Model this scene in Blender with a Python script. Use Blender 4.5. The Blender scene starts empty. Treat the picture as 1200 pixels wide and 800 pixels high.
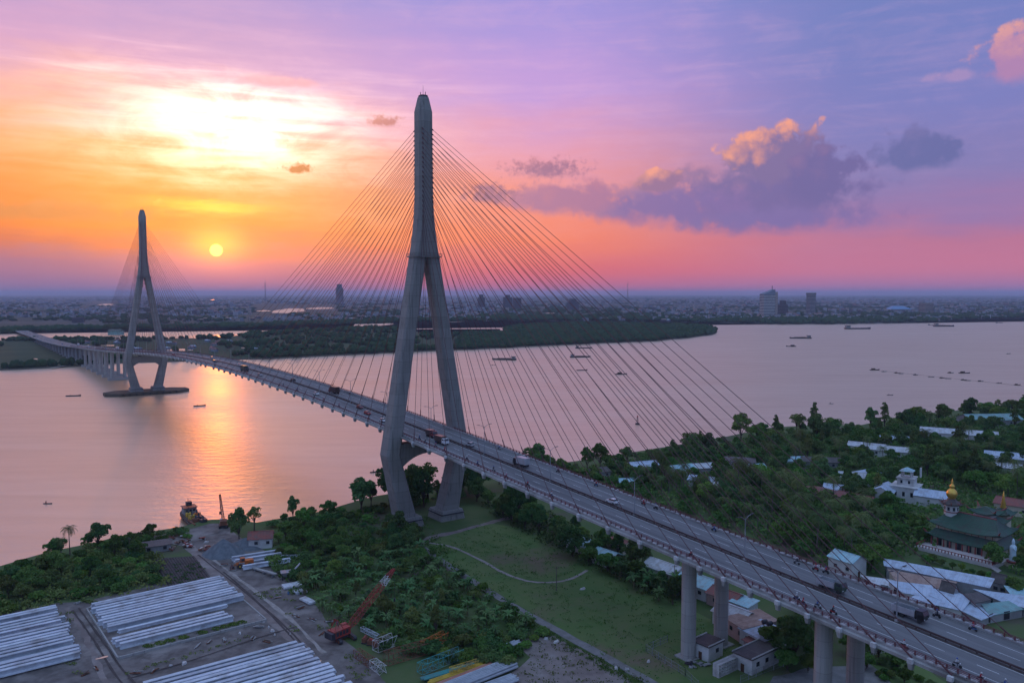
import bpy, math, random
import numpy as np
from mathutils import Vector, Matrix, noise as mnoise
R = math.radians
rng = random.Random(7)
npr = np.random.default_rng(7)
scene = bpy.context.scene
COL = scene.collection

# ------------------------------------------------------------------ camera
FPX, PITCH, CAMZ = 932.2, 0.0605, 97.8           # focal length in photo pixels, tilt down, flying height
cam = bpy.data.cameras.new('camera'); cam_o = bpy.data.objects.new('camera', cam); COL.objects.link(cam_o)
cam.sensor_width = 36; cam.lens = FPX/1200*36; cam.clip_start = 1; cam.clip_end = 200000
cam_o.location = (0, 0, CAMZ); cam_o.rotation_euler = (math.pi/2-PITCH, 0, 0)
scene.camera = cam_o

def at(u, v, z=2.5):
    """the point at height z that the photograph shows at pixel (u, v)"""
    a, b = (u-600)/FPX, (400-v)/FPX
    c, s = math.cos(PITCH), math.sin(PITCH)
    dx, dy, dz = a, c+b*s, -s+b*c
    t = (z-CAMZ)/dz
    return Vector((dx*t, dy*t, z))

def S(r, g, b):
    return tuple((c/255/12.92 if c/255 <= .04045 else ((c/255+.055)/1.055)**2.4) for c in (r, g, b))

# ------------------------------------------------------------------ node helper
class NT:
    def __init__(s, tree): s.t = tree; s.n = tree.nodes; s.l = tree.links; s.n.clear()
    def new(s, kind, **kw):
        n = s.n.new(kind)
        for k, v in kw.items(): setattr(n, k, v)
        return n
    def put(s, sock, v):
        if v is None: return
        if isinstance(v, bpy.types.NodeSocket): s.l.new(v, sock)
        else:
            if isinstance(v, tuple) and len(v) == 3 and sock.type == 'RGBA': v = (*v, 1)
            sock.default_value = v
    def m(s, op, a, b=None, c=None, clamp=False):
        n = s.new('ShaderNodeMath', operation=op, use_clamp=clamp)
        for i, v in enumerate((a, b, c)): s.put(n.inputs[i], v)
        return n.outputs[0]
    def v(s, op, a, b=None):
        n = s.new('ShaderNodeVectorMath', operation=op)
        s.put(n.inputs[0], a); s.put(n.inputs[1], b)
        return n.outputs['Value'] if op in ('LENGTH', 'DOT_PRODUCT') else n.outputs[0]
    def mix(s, f, a, b, mode='MIX'):
        n = s.new('ShaderNodeMix', data_type='RGBA', blend_type=mode)
        s.put(n.inputs[0], f); s.put(n.inputs[6], a); s.put(n.inputs[7], b)
        return n.outputs[2]
    def smooth(s, x, lo, hi):
        n = s.new('ShaderNodeMapRange', interpolation_type='SMOOTHSTEP')
        s.put(n.inputs[0], x); n.inputs[1].default_value = lo; n.inputs[2].default_value = hi
        return n.outputs[0]
    def ramp(s, x, stops, interp='LINEAR'):
        n = s.new('ShaderNodeValToRGB'); r = n.color_ramp; r.interpolation = interp
        while len(r.elements) < len(stops): r.elements.new(.5)
        for e, (p, c) in zip(r.elements, stops): e.position = p; e.color = (*c, 1)
        s.put(n.inputs[0], x); return n.outputs[0]
    def noise(s, vec, scale, detail=4, rough=.55, dist=0):
        n = s.new('ShaderNodeTexNoise'); s.put(n.inputs['Vector'], vec)
        n.inputs['Scale'].default_value = scale; n.inputs['Detail'].default_value = detail
        n.inputs['Roughness'].default_value = rough; n.inputs['Distortion'].default_value = dist
        return n.outputs[0]
    def comb(s, x, y, z):
        n = s.new('ShaderNodeCombineXYZ')
        for i, v in enumerate((x, y, z)): s.put(n.inputs[i], v)
        return n.outputs[0]

# ------------------------------------------------------------------ sky (dusk, hazy sun low over the far bank)
SUN_AZ, SUN_EL = R(-20.3), R(2.88)
world = bpy.data.worlds.new('World'); scene.world = world; world.use_nodes = True
w = NT(world.node_tree)
dirv = w.v('NORMALIZE', w.new('ShaderNodeTexCoord').outputs['Generated'])
sep = w.new('ShaderNodeSeparateXYZ'); w.l.new(dirv, sep.inputs[0])
az = w.m('MULTIPLY', w.m('ARCTAN2', sep.outputs[0], sep.outputs[1]), 57.29578)
el = w.m('MULTIPLY', w.m('ARCSINE', sep.outputs[2]), 57.29578)
sky_p = w.comb(az, el, 0.)
wob = w.noise(w.v('MULTIPLY', sky_p, (.06, .35, 0)), 1., 5, .6)          # long thin cirrus
wob2 = w.noise(w.v('MULTIPLY', sky_p, (.16, .75, 0)), 1., 4, .6)
el_w = w.m('ADD', el, w.m('ADD', w.m('MULTIPLY', w.m('SUBTRACT', wob, .5), 5.), w.m('MULTIPLY', w.m('SUBTRACT', wob2, .5), 2.2)))
el_mix = w.new('ShaderNodeMix', data_type='FLOAT')
w.put(el_mix.inputs[0], w.smooth(el, 0., 5.)); w.put(el_mix.inputs[2], el); w.put(el_mix.inputs[3], el_w)
x = w.m('DIVIDE', el_mix.outputs[0], 90., clamp=True)
def stops(*a): return [(e/90, S(*c)) for e, c in a]
ZEN = [(33, (156, 166, 224)), (55, (162, 190, 236)), (90, (164, 196, 238))]  # sky above the view, made brighter and bluer to lift the ground light
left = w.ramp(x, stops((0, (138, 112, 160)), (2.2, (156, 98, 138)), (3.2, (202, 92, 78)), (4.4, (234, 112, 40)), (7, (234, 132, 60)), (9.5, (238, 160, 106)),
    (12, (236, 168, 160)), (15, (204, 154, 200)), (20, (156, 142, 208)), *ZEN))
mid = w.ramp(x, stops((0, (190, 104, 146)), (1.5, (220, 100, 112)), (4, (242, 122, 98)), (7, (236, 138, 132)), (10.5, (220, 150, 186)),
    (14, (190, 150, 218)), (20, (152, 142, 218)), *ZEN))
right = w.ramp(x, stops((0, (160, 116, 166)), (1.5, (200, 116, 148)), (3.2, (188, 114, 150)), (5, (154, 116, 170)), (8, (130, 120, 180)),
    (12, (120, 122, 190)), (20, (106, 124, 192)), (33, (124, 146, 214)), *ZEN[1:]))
back = w.ramp(x, stops((0, (126, 128, 176)), (4, (132, 136, 186)), (9, (120, 140, 198)), (20, (118, 146, 208)), (40, (146, 176, 228)), (90, (164, 196, 238))))  # unseen sky behind the camera, brightened and blued to light the ground
sky = w.mix(w.smooth(az, -24, 2), left, mid)
sky = w.mix(w.smooth(az, 2, 24), sky, right)
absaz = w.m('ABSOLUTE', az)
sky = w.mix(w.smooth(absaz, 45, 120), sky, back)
def ell(ca, ce, ra, re, p=None):
    q = w.v('MULTIPLY', w.v('SUBTRACT', p or sky_p, (ca, ce, 0.)), (1/ra, 1/re, 0.))
    return w.v('LENGTH', q)
def gauss(d, k=1.): return w.m('EXPONENT', w.m('MULTIPLY', w.m('MULTIPLY', d, d), -k))
p_w = w.comb(az, el_mix.outputs[0], 0.)
cir = w.noise(w.v('MULTIPLY', sky_p, (.07, 1.1, 0)), 1., 6, .62, .4)
cir2 = w.noise(w.v('ADD', w.v('MULTIPLY', sky_p, (.22, .5, 0)), (7., 3., 0.)), 1., 7, .65, .8)
thin = w.m('ADD', w.m('MULTIPLY', cir, .6), w.m('MULTIPLY', cir2, .6))
glow = w.m('MULTIPLY', gauss(ell(-18.6, 11.0, 7.2, 2.5, p_w)), w.m('ADD', .1, w.m('MULTIPLY', w.smooth(thin, .38, .78), 1.5)))
glow2 = gauss(ell(-20, 8.8, 12, 4.6, p_w))
sky = w.mix(1., sky, w.mix(w.m('MINIMUM', glow, 1.), (0, 0, 0), (.95, .92, .80)), 'ADD')
veil = w.m('MULTIPLY', gauss(ell(-24, 13.2, 16, 2.2, p_w)), w.smooth(cir, .5, .72))
sky = w.mix(1., sky, w.mix(veil, (0, 0, 0), (.30, .22, .16)), 'ADD')
sky = w.mix(1., sky, w.mix(w.m('MULTIPLY', glow2, w.smooth(thin, .4, .75)), (0, 0, 0), (.22, .10, .0)), 'ADD')
far_c = w.m('MULTIPLY', gauss(ell(0, 15, 40, 9, p_w)), w.smooth(thin, .52, .8))
sky = w.mix(w.m('MULTIPLY', far_c, .22), sky, S(232, 178, 214))
streak = gauss(ell(-20.5, 5.7, 3.2, .55, p_w))
sky = w.mix(1., sky, w.mix(streak, (0, 0, 0), (.35, .35, .0)), 'ADD')
sun_c = (math.degrees(SUN_AZ), math.degrees(SUN_EL))
sky = w.mix(1., sky, w.mix(gauss(ell(sun_c[0], sun_c[1]+.4, 1.7, 1.1)), (0, 0, 0), (1., .40, .0)), 'ADD')
sky = w.mix(1., sky, w.mix(gauss(ell(sun_c[0], sun_c[1]-.6, 5., 2.)), (0, 0, 0), (.38, .05, .0)), 'ADD')
# clouds: soft ellipses broken up by noise
cn = w.noise(sky_p, .55, 5, .55)
cn2 = w.noise(sky_p, 1.5, 4, .55)
vor = w.new('ShaderNodeTexVoronoi', feature='SMOOTH_F1'); w.put(vor.inputs['Vector'], w.v('ADD', sky_p, w.v('MULTIPLY', w.comb(cn, cn2, 0.), (1.2, 1.2, 0)))); vor.inputs['Scale'].default_value = .85; vor.inputs['Smoothness'].default_value = .35
brk = w.m('ADD', w.m('MULTIPLY', w.m('SUBTRACT', cn, .5), 2.3), w.m('ADD', w.m('MULTIPLY', w.m('SUBTRACT', cn2, .5), .9), w.m('MULTIPLY', w.m('SUBTRACT', .45, vor.outputs[0]), .8)))
cn3 = w.noise(sky_p, 2.6, 4, .55)
brk_s = w.m('ADD', w.m('MULTIPLY', w.m('SUBTRACT', cn3, .5), 2.6), w.m('MULTIPLY', w.m('SUBTRACT', cn2, .5), 2.))
def px(u, v): return math.degrees(math.atan((u-600)/FPX)), (346-v)/FPX*57.3*math.cos(math.atan((u-600)/FPX))
CL = [  # u, v, half width, half height (photo pixels), edge softness, shade colour, lit colour, how much is lit
 (885, 234, 128, 42, .5, (110, 98, 160), (172, 124, 160), .5),
 (900, 262, 130, 18, .8, (120, 104, 168), (150, 125, 175), .1),
 (770, 242, 110, 28, .6, (124, 102, 166), (226, 150, 150), .45),
 (905, 188, 62, 32, .3, (122, 104, 158), (244, 158, 132), 1.),
 (955, 208, 44, 36, .35, (106, 96, 158), (164, 120, 160), .4),
 (768, 217, 28, 14, .3, (146, 108, 152), (246, 158, 136), 1.),
 (660, 236, 80, 22, .5, (166, 112, 156), (220, 130, 140), .3),
 (640, 203, 52, 13, .9, (152, 104, 146), (225, 130, 130), .35),
 (575, 232, 40, 15, .9, (150, 100, 140), (225, 130, 130), .3),
 (1070, 182, 46, 22, .45, (98, 102, 164), (134, 120, 178), .4),
 (1186, 76, 44, 27, .4, (176, 128, 176), (232, 160, 150), .8),
 (1110, 100, 26, 8, .7, (160, 136, 190), (190, 150, 190), .4),
 (352, 203, 19, 6., .6, (170, 92, 66), (216, 122, 74), .4),
 (452, 151, 22, 7.5, .8, (190, 118, 128), (226, 150, 140), .4),
 (192, 242, 9, 4, .5, (236, 160, 60), (250, 200, 90), .6),
 (60, 252, 130, 12, .75, (206, 118, 66), (226, 142, 84), .4),
 (330, 108, 60, 7, .8, (238, 170, 190), (250, 200, 215), .5),
]
for (u, v, rw, rh, soft, ca, cb, lit) in CL:
    a0, e0 = px(u, v); ra, re = rw/FPX*57.3, rh/FPX*57.3
    q = w.v('MULTIPLY', w.v('SUBTRACT', sky_p, (a0, e0, 0.)), (1/ra, 1/re, 0.))
    qs = w.new('ShaderNodeSeparateXYZ'); w.l.new(q, qs.inputs[0])
    bk = brk_s if rw < 60 and u < 700 else brk
    d = w.m('ADD', w.m('SUBTRACT', 1.1, w.v('LENGTH', q)), w.m('MULTIPLY', w.m('MULTIPLY', bk, .8 if rw < 60 else .62), w.m('ADD', .3, w.m('MULTIPLY', w.smooth(qs.outputs[1], -1., .1), .7))))
    mask = w.smooth(d, 0, soft*1.05)
    side = w.m('ADD', w.v('DOT_PRODUCT', q, (-.55, .75, 0.)), w.m('MULTIPLY', brk, 1.1))
    colr = w.mix(w.m('MULTIPLY', w.smooth(side, -.2, 1.3), lit), S(*ca), S(*cb))
    sky = w.mix(w.m('MULTIPLY', mask, .97), sky, colr)
hsat = w.new('ShaderNodeHueSaturation'); hsat.inputs['Saturation'].default_value = .98; w.put(hsat.inputs['Color'], sky); sky = hsat.outputs[0]
disc = w.smooth(ell(sun_c[0], sun_c[1], 1., 1.), .44, .36)
sky = w.mix(disc, sky, (2.6, 1.9, .35))
nish = w.new('ShaderNodeTexSky', sky_type='NISHITA', sun_disc=False, sun_elevation=SUN_EL, sun_rotation=SUN_AZ, dust_density=4.)
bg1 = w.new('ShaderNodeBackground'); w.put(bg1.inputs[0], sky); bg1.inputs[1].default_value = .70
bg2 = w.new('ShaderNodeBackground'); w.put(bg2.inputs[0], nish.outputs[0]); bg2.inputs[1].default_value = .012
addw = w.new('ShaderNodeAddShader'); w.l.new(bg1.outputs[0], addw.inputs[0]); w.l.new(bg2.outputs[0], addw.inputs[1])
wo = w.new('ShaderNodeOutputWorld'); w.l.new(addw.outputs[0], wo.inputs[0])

# ------------------------------------------------------------------ sun lamp and exposure
sl = bpy.data.lights.new('sun', 'SUN'); sl.energy = .2; sl.angle = R(.6); sl.color = (1., .30, .05)
so = bpy.data.objects.new('sun', sl); COL.objects.link(so); so.location = (0, 0, 400)
sdir = Vector((math.sin(SUN_AZ)*math.cos(SUN_EL), math.cos(SUN_AZ)*math.cos(SUN_EL), math.sin(SUN_EL)))
so.rotation_euler = (-sdir).to_track_quat('-Z', 'Y').to_euler()
vs = scene.view_settings
vs.view_transform = 'Standard'; vs.look = 'None'; vs.gamma = 1; vs.use_curve_mapping = False; vs.exposure = 0.5
scene.cycles.use_denoising = True
scene.cycles.max_bounces = 6; scene.cycles.diffuse_bounces = 4; scene.cycles.glossy_bounces = 3; scene.cycles.volume_bounces = 1
scene.cycles.use_adaptive_sampling = True; scene.cycles.adaptive_threshold = .02

# ------------------------------------------------------------------ materials
MATS = {}
def mat(name, c1, c2=None, rough=.8, scale=.3, rnd=.0, metal=0., bump=0., bscale=1., spec=.3, stretch=None, local=False, dirt=None, detail=5):
    m = bpy.data.materials.new(name); m.use_nodes = True; MATS[name] = m
    t = NT(m.node_tree)
    p = t.new('ShaderNodeTexCoord').outputs['Object'] if local else t.new('ShaderNodeNewGeometry').outputs['Position']
    if stretch: p = t.v('MULTIPLY', p, stretch)
    c2 = c2 or tuple(v*.72 for v in c1)
    nz = t.noise(p, scale, detail, .6)
    col = t.mix(t.smooth(nz, .34, .66), c1, c2)
    if dirt:
        col = t.mix(t.smooth(t.noise(p, scale*.31, 6, .65), .5, .68), col, dirt)
    if rnd:
        oi = t.new('ShaderNodeObjectInfo').outputs['Random']
        hs = t.new('ShaderNodeHueSaturation')
        t.put(hs.inputs['Color'], col)
        t.put(hs.inputs['Value'], t.m('ADD', 1-rnd/2, t.m('MULTIPLY', oi, rnd)))
        t.put(hs.inputs['Hue'], t.m('ADD', .5-rnd*.035, t.m('MULTIPLY', t.m('FRACT', t.m('MULTIPLY', oi, 7.31)), rnd*.07)))
        col = hs.outputs[0]
    b = t.new('ShaderNodeBsdfPrincipled')
    t.put(b.inputs['Base Color'], col); b.inputs['Roughness'].default_value = rough
    b.inputs['Metallic'].default_value = metal; b.inputs['Specular IOR Level'].default_value = spec
    if bump:
        bn = t.new('ShaderNodeBump'); bn.inputs['Strength'].default_value = bump
        t.put(bn.inputs['Height'], t.noise(p, bscale, 4, .6)); t.l.new(bn.outputs[0], b.inputs['Normal'])
    o = t.new('ShaderNodeOutputMaterial'); t.l.new(b.outputs[0], o.inputs[0])
    return m
def leafmat(name, c1, c2, rnd=.75, scale=.35, trans=.25):
    m = bpy.data.materials.new(name); m.use_nodes = True; MATS[name] = m
    t = NT(m.node_tree)
    p = t.new('ShaderNodeNewGeometry').outputs['Position']
    col = t.mix(t.smooth(t.noise(p, scale, 3, .6), .35, .65), c1, c2)
    oi = t.new('ShaderNodeObjectInfo').outputs['Random']
    hs = t.new('ShaderNodeHueSaturation'); t.put(hs.inputs['Color'], col)
    t.put(hs.inputs['Value'], t.m('ADD', 1-rnd*.45, t.m('MULTIPLY', oi, rnd*1.05)))
    t.put(hs.inputs['Hue'], t.m('ADD', .47, t.m('MULTIPLY', t.m('FRACT', t.m('MULTIPLY', oi, 5.7)), .06)))
    d = t.new('ShaderNodeBsdfDiffuse'); tr = t.new('ShaderNodeBsdfTranslucent')
    t.put(d.inputs[0], hs.outputs[0]); t.put(tr.inputs[0], hs.outputs[0])
    mx = t.new('ShaderNodeMixShader'); mx.inputs[0].default_value = trans
    t.l.new(d.outputs[0], mx.inputs[1]); t.l.new(tr.outputs[0], mx.inputs[2])
    o = t.new('ShaderNodeOutputMaterial'); t.l.new(mx.outputs[0], o.inputs[0])
    return m
def roofmat(name, c1, c2, dirt, pitch=1.1, rough=.55):
    """sheet-metal roofing: seams every pitch metres along the object's x, weathered patches"""
    m = bpy.data.materials.new(name); m.use_nodes = True; MATS[name] = m
    t = NT(m.node_tree)
    p = t.new('ShaderNodeTexCoord').outputs['Object']
    sp = t.new('ShaderNodeSeparateXYZ'); t.l.new(p, sp.inputs[0])
    sx = t.m('DIVIDE', sp.outputs[0], pitch)
    cell = t.m('FLOOR', sx)
    wn = t.new('ShaderNodeTexWhiteNoise', noise_dimensions='1D'); t.put(wn.inputs['W'], cell)
    col = t.mix(t.m('MULTIPLY', wn.outputs[0], .8), c1, c2)
    col = t.mix(t.smooth(t.noise(p, .42, 7, .7), .44, .66), col, dirt)
    col = t.mix(t.m('MULTIPLY', t.smooth(t.m('FRACT', sx), .88, .97), .5), col, tuple(v*.5 for v in c1))
    b = t.new('ShaderNodeBsdfPrincipled'); t.put(b.inputs['Base Color'], col); b.inputs['Roughness'].default_value = rough
    b.inputs['Specular IOR Level'].default_value = .4
    bn = t.new('ShaderNodeBump'); bn.inputs['Strength'].default_value = .4; bn.inputs['Distance'].default_value = .05
    t.put(bn.inputs['Height'], t.m('SINE', t.m('MULTIPLY', sp.outputs[0], 20.))); t.l.new(bn.outputs[0], b.inputs['Normal'])
    o = t.new('ShaderNodeOutputMaterial'); t.l.new(b.outputs[0], o.inputs[0])
    return m

def castmat(name, c1, c2, lift, stain):
    """cast concrete: separate lifts with slightly different tone, dark joints, rain streaks"""
    m = bpy.data.materials.new(name); m.use_nodes = True; MATS[name] = m; t = NT(m.node_tree)
    p = t.new('ShaderNodeTexCoord').outputs['Object']; sp = t.new('ShaderNodeSeparateXYZ'); t.l.new(p, sp.inputs[0])
    zl = t.m('DIVIDE', sp.outputs[2], lift); wn = t.new('ShaderNodeTexWhiteNoise', noise_dimensions='1D'); t.put(wn.inputs['W'], t.m('FLOOR', zl))
    col = t.mix(t.m('ADD', t.m('MULTIPLY', wn.outputs[0], .45), t.m('MULTIPLY', t.noise(p, .25, 6, .65), .55)), c1, c2)
    streak_ = t.smooth(t.noise(t.v('MULTIPLY', p, (1.1, 1.1, .045)), 1., 5, .65), .5, .72)
    col = t.mix(t.m('MULTIPLY', streak_, .75), col, stain)
    col = t.mix(t.m('MULTIPLY', t.smooth(t.m('FRACT', zl), .94, .97), .38), col, stain)
    b = t.new('ShaderNodeBsdfPrincipled'); t.put(b.inputs['Base Color'], col); b.inputs['Roughness'].default_value = .88; b.inputs['Specular IOR Level'].default_value = .25
    bn = t.new('ShaderNodeBump'); bn.inputs['Strength'].default_value = .15; t.put(bn.inputs['Height'], t.noise(p, 1.2, 5, .6)); t.l.new(bn.outputs[0], b.inputs['Normal'])
    o = t.new('ShaderNodeOutputMaterial'); t.l.new(b.outputs[0], o.inputs[0])
castmat('concrete', (.31, .30, .285), (.225, .215, .205), 4.4, (.12, .11, .10))
castmat('pier_concrete', (.44, .43, .41), (.34, .33, .315), 3.6, (.21, .20, .185))
mat('deck_concrete', (.42, .41, .40), (.30, .29, .28), rough=.85, scale=.2, dirt=(.18, .17, .16))
mat('girder_concrete', (.62, .66, .71), (.50, .54, .60), rough=.8, scale=.5, rnd=.42, dirt=(.36, .36, .37))
mat('asphalt', (.155, .155, .16), (.195, .195, .20), rough=.8, scale=.5, local=True, stretch=(.05, 1.6, 1), dirt=(.11, .11, .115))
mat('paint_white', (.72, .72, .72), (.5, .5, .5), rough=.7, scale=.8)
mat('rail_red', (.19, .05, .06), (.13, .045, .055), rough=.6, scale=.5)
mat('barrier_brown', (.095, .06, .058), (.07, .045, .045), rough=.8, scale=.5)
mat('kerb_white', (.66, .66, .66), (.45, .44, .44), rough=.8, scale=.6)
mat('cable', (.13, .055, .06), (.10, .045, .05), rough=.5, scale=.05)
mat('steel_grey', (.33, .34, .36), (.24, .25, .27), rough=.5, scale=.4, metal=.2)
mat('steel_dark', (.06, .06, .07), (.04, .04, .05), rough=.5, scale=.4)
mat('ground_green', (.07, .12, .036), (.10, .135, .05), rough=1., scale=.08, bump=.4, bscale=.6, dirt=(.12, .10, .075))
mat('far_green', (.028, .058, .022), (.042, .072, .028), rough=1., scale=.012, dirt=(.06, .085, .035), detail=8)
mat('city_ground', (.05, .07, .05), (.04, .06, .04), rough=1., scale=.004, dirt=(.12, .12, .13), detail=8)
mat('mud', (.12, .095, .07), (.09, .075, .055), rough=.9, scale=.2, bump=.3, bscale=.8)
mat('dirt', (.215, .185, .17), (.12, .10, .092), rough=1., scale=.22, bump=.6, bscale=.7, dirt=(.30, .265, .245), detail=8)
mat('dirt_light', (.27, .22, .20), (.20, .16, .145), rough=1., scale=.25, bump=.3, bscale=.8, dirt=(.33, .29, .27))
mat('field_grass', (.10, .18, .05), (.14, .195, .065), rough=1., scale=.09, bump=.5, bscale=.9, dirt=(.19, .155, .10), detail=8)
mat('lane_grey', (.26, .255, .25), (.20, .195, .19), rough=.9, scale=.4, dirt=(.15, .14, .12))
mat('track_pale', (.40, .36, .33), (.30, .26, .23), rough=1., scale=.5)
mat('gravel_blue', (.17, .19, .21), (.12, .135, .15), rough=1., scale=.6, bump=.6, bscale=2.)
mat('soil_dark', (.075, .058, .055), (.10, .08, .075), rough=1., scale=.5, bump=.4, bscale=1.2)
mat('wall_white', (.66, .66, .64), (.52, .52, .50), rough=.85, scale=.3, dirt=(.40, .39, .37))
mat('wall_cream', (.62, .55, .42), (.5, .44, .34), rough=.85, scale=.3, dirt=(.38, .34, .28))
mat('wall_grey', (.36, .36, .36), (.27, .27, .27), rough=.9, scale=.3, dirt=(.2, .2, .2))
mat('wall_pink', (.5, .36, .32), (.4, .29, .27), rough=.9, scale=.3)
mat('window_dark', (.025, .03, .04), (.04, .045, .055), rough=.15, scale=.4, spec=.6)
mat('door_wood', (.12, .06, .035), (.09, .045, .03), rough=.7, scale=1.)
roofmat('roof_blue', (.46, .56, .68), (.56, .65, .75), (.36, .40, .46))
roofmat('roof_pale', (.62, .65, .68), (.52, .55, .58), (.40, .38, .36))
roofmat('roof_cyan', (.32, .58, .64), (.42, .64, .68), (.34, .40, .40))
roofmat('roof_red', (.30, .085, .065), (.24, .075, .06), (.17, .10, .085))
roofmat('roof_rust', (.36, .235, .175), (.42, .31, .25), (.25, .15, .11))
roofmat('roof_dark', (.075, .065, .06), (.10, .085, .08), (.13, .11, .10))
roofmat('roof_teal', (.20, .40, .38), (.26, .44, .42), (.22, .28, .26))
roofmat('tile_green', (.027, .085, .054), (.036, .10, .064), (.04, .06, .045), pitch=.8, rough=.45)
mat('temple_red', (.30, .075, .065), (.22, .06, .055), rough=.6, scale=.8)
mat('gold', (.86, .55, .12), (.72, .44, .09), rough=.32, scale=1., metal=.75, spec=.5)
mat('terrace', (.62, .56, .54), (.54, .48, .46), rough=.7, scale=.3)
mat('statue_white', (.62, .76, .82), (.52, .68, .76), rough=.5, scale=1.)
mat('bark', (.11, .085, .065), (.075, .06, .05), rough=.95, scale=1.5, bump=.5, bscale=4)
mat('palm_bark', (.17, .145, .12), (.12, .10, .085), rough=.95, scale=2)
mat('banana_stem', (.14, .17, .07), (.16, .12, .07), rough=.8, scale=1.5)
mat('crane_red', (.42, .055, .045), (.32, .05, .04), rough=.5, scale=.7, dirt=(.20, .07, .05))
mat('orange', (.62, .17, .035), (.5, .13, .03), rough=.5, scale=.7, dirt=(.28, .12, .06))
mat('yellow', (.62, .42, .05), (.52, .34, .05), rough=.5, scale=.7, dirt=(.3, .2, .08))
mat('teal', (.06, .33, .31), (.05, .27, .26), rough=.5, scale=.7, dirt=(.14, .22, .2))
mat('rust', (.25, .10, .06), (.18, .08, .05), rough=.9, scale=.9)
mat('pipe_grey', (.46, .49, .53), (.36, .39, .43), rough=.55, scale=.5, rnd=.2)
mat('salmon', (.56, .27, .2), (.48, .22, .16), rough=.6, scale=.5)
mat('white_plastic', (.62, .60, .58), (.45, .43, .42), rough=.6, scale=.7)
mat('rubber', (.03, .03, .032), (.045, .045, .045), rough=.9, scale=2)
mat('hull_dark', (.045, .04, .05), (.07, .05, .05), rough=.6, scale=.3, dirt=(.12, .06, .045))
mat('boat_wood', (.14, .09, .06), (.10, .065, .045), rough=.8, scale=.6)
mat('skin', (.36, .21, .14), None, rough=.6, scale=3)
mat('lamp_glass', (.75, .76, .78), None, rough=.3, scale=1)
for n, c in dict(car_white=(.72, .73, .74), car_red=(.38, .03, .03), car_maroon=(.20, .03, .035), car_black=(.02, .02, .024), car_silver=(.42, .43, .45),
                 car_blue=(.05, .12, .3), cargo_green=(.04, .07, .05), cargo_brown=(.07, .045, .04), tarp_blue=(.1, .25, .45)).items():
    mat(n, c, tuple(v*.85 for v in c), rough=.3, scale=.8, spec=.5)
for n, c in dict(shirt_red=(.5, .04, .05), shirt_white=(.68, .68, .7), shirt_blue=(.08, .14, .36), shirt_dark=(.04, .04, .06), shirt_pink=(.55, .2, .3), trousers=(.035, .04, .06),
                 helmet_white=(.7, .7, .7), helmet_red=(.45, .03, .03), helmet_blue=(.06, .12, .4)).items():
    mat(n, c, None, rough=.8, scale=3)
leafmat('leaf_mid', (0.088, 0.165, 0.042), (0.138, 0.215, 0.058))
leafmat('leaf_dark', (0.072, 0.144, 0.052), (0.119, 0.199, 0.065))
leafmat('leaf_olive', (0.116, 0.162, 0.046), (0.162, 0.199, 0.065))
leafmat('leaf_bright', (0.104, 0.202, 0.042), (0.15, 0.24, 0.058))
leafmat('leaf_palm', (0.1, 0.162, 0.055), (0.162, 0.184, 0.077))
leafmat('leaf_banana', (.095, .19, .066), (.15, .235, .095), trans=.3)
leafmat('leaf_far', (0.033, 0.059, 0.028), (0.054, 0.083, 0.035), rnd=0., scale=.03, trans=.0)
leafmat('leaf_crop', (.06, .13, .03), (.08, .15, .04))
for i, c in enumerate([(.30, .31, .34), (.42, .35, .30), (.22, .26, .32), (.12, .12, .14), (.42, .43, .47)]):
    mat('town_%d' % i, c, tuple(v*.8 for v in c), rough=.9, scale=.02)

# water: muddy river, choppy, mostly mirroring the dusk sky
m = bpy.data.materials.new('river_water'); m.use_nodes = True; MATS['river_water'] = m
t = NT(m.node_tree)
pos = t.new('ShaderNodeNewGeometry').outputs['Position']
slick = t.noise(t.v('MULTIPLY', pos, (.0022, .010, 0)), 1., 6, .6)
slick2 = t.noise(t.v('MULTIPLY', pos, (.011, .075, 0)), 1., 7, .68, .5)
dif = t.new('ShaderNodeBsdfDiffuse'); t.put(dif.inputs[0], t.mix(slick, (.46, .28, .15), (.38, .24, .14)))
gl = t.new('ShaderNodeBsdfGlossy'); t.put(gl.inputs[0], (.99, .81, .63))
t.put(gl.inputs['Roughness'], t.m('ADD', .27, t.m('MULTIPLY', t.m('ADD', slick, t.m('MULTIPLY', slick2, .5)), .16)))
bn = t.new('ShaderNodeBump'); bn.inputs['Strength'].default_value = .4; bn.inputs['Distance'].default_value = .7
wv = t.m('ADD', t.noise(t.v('MULTIPLY', pos, (.10, .22, 0)), 1., 3, .55), t.m('MULTIPLY', t.noise(t.v('MULTIPLY', pos, (.45, .8, 0)), 1., 2, .5), .4))
t.put(bn.inputs['Height'], wv); t.l.new(bn.outputs[0], gl.inputs['Normal'])
mx = t.new('ShaderNodeMixShader'); t.put(mx.inputs[0], t.m('ADD', .36, t.m('MULTIPLY', t.m('ADD', t.m('MULTIPLY', slick2, .6), t.m('MULTIPLY', slick, .4)), .6)))
t.l.new(dif.outputs[0], mx.inputs[1]); t.l.new(gl.outputs[0], mx.inputs[2])
o = t.new('ShaderNodeOutputMaterial'); t.l.new(mx.outputs[0], o.inputs[0])

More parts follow.
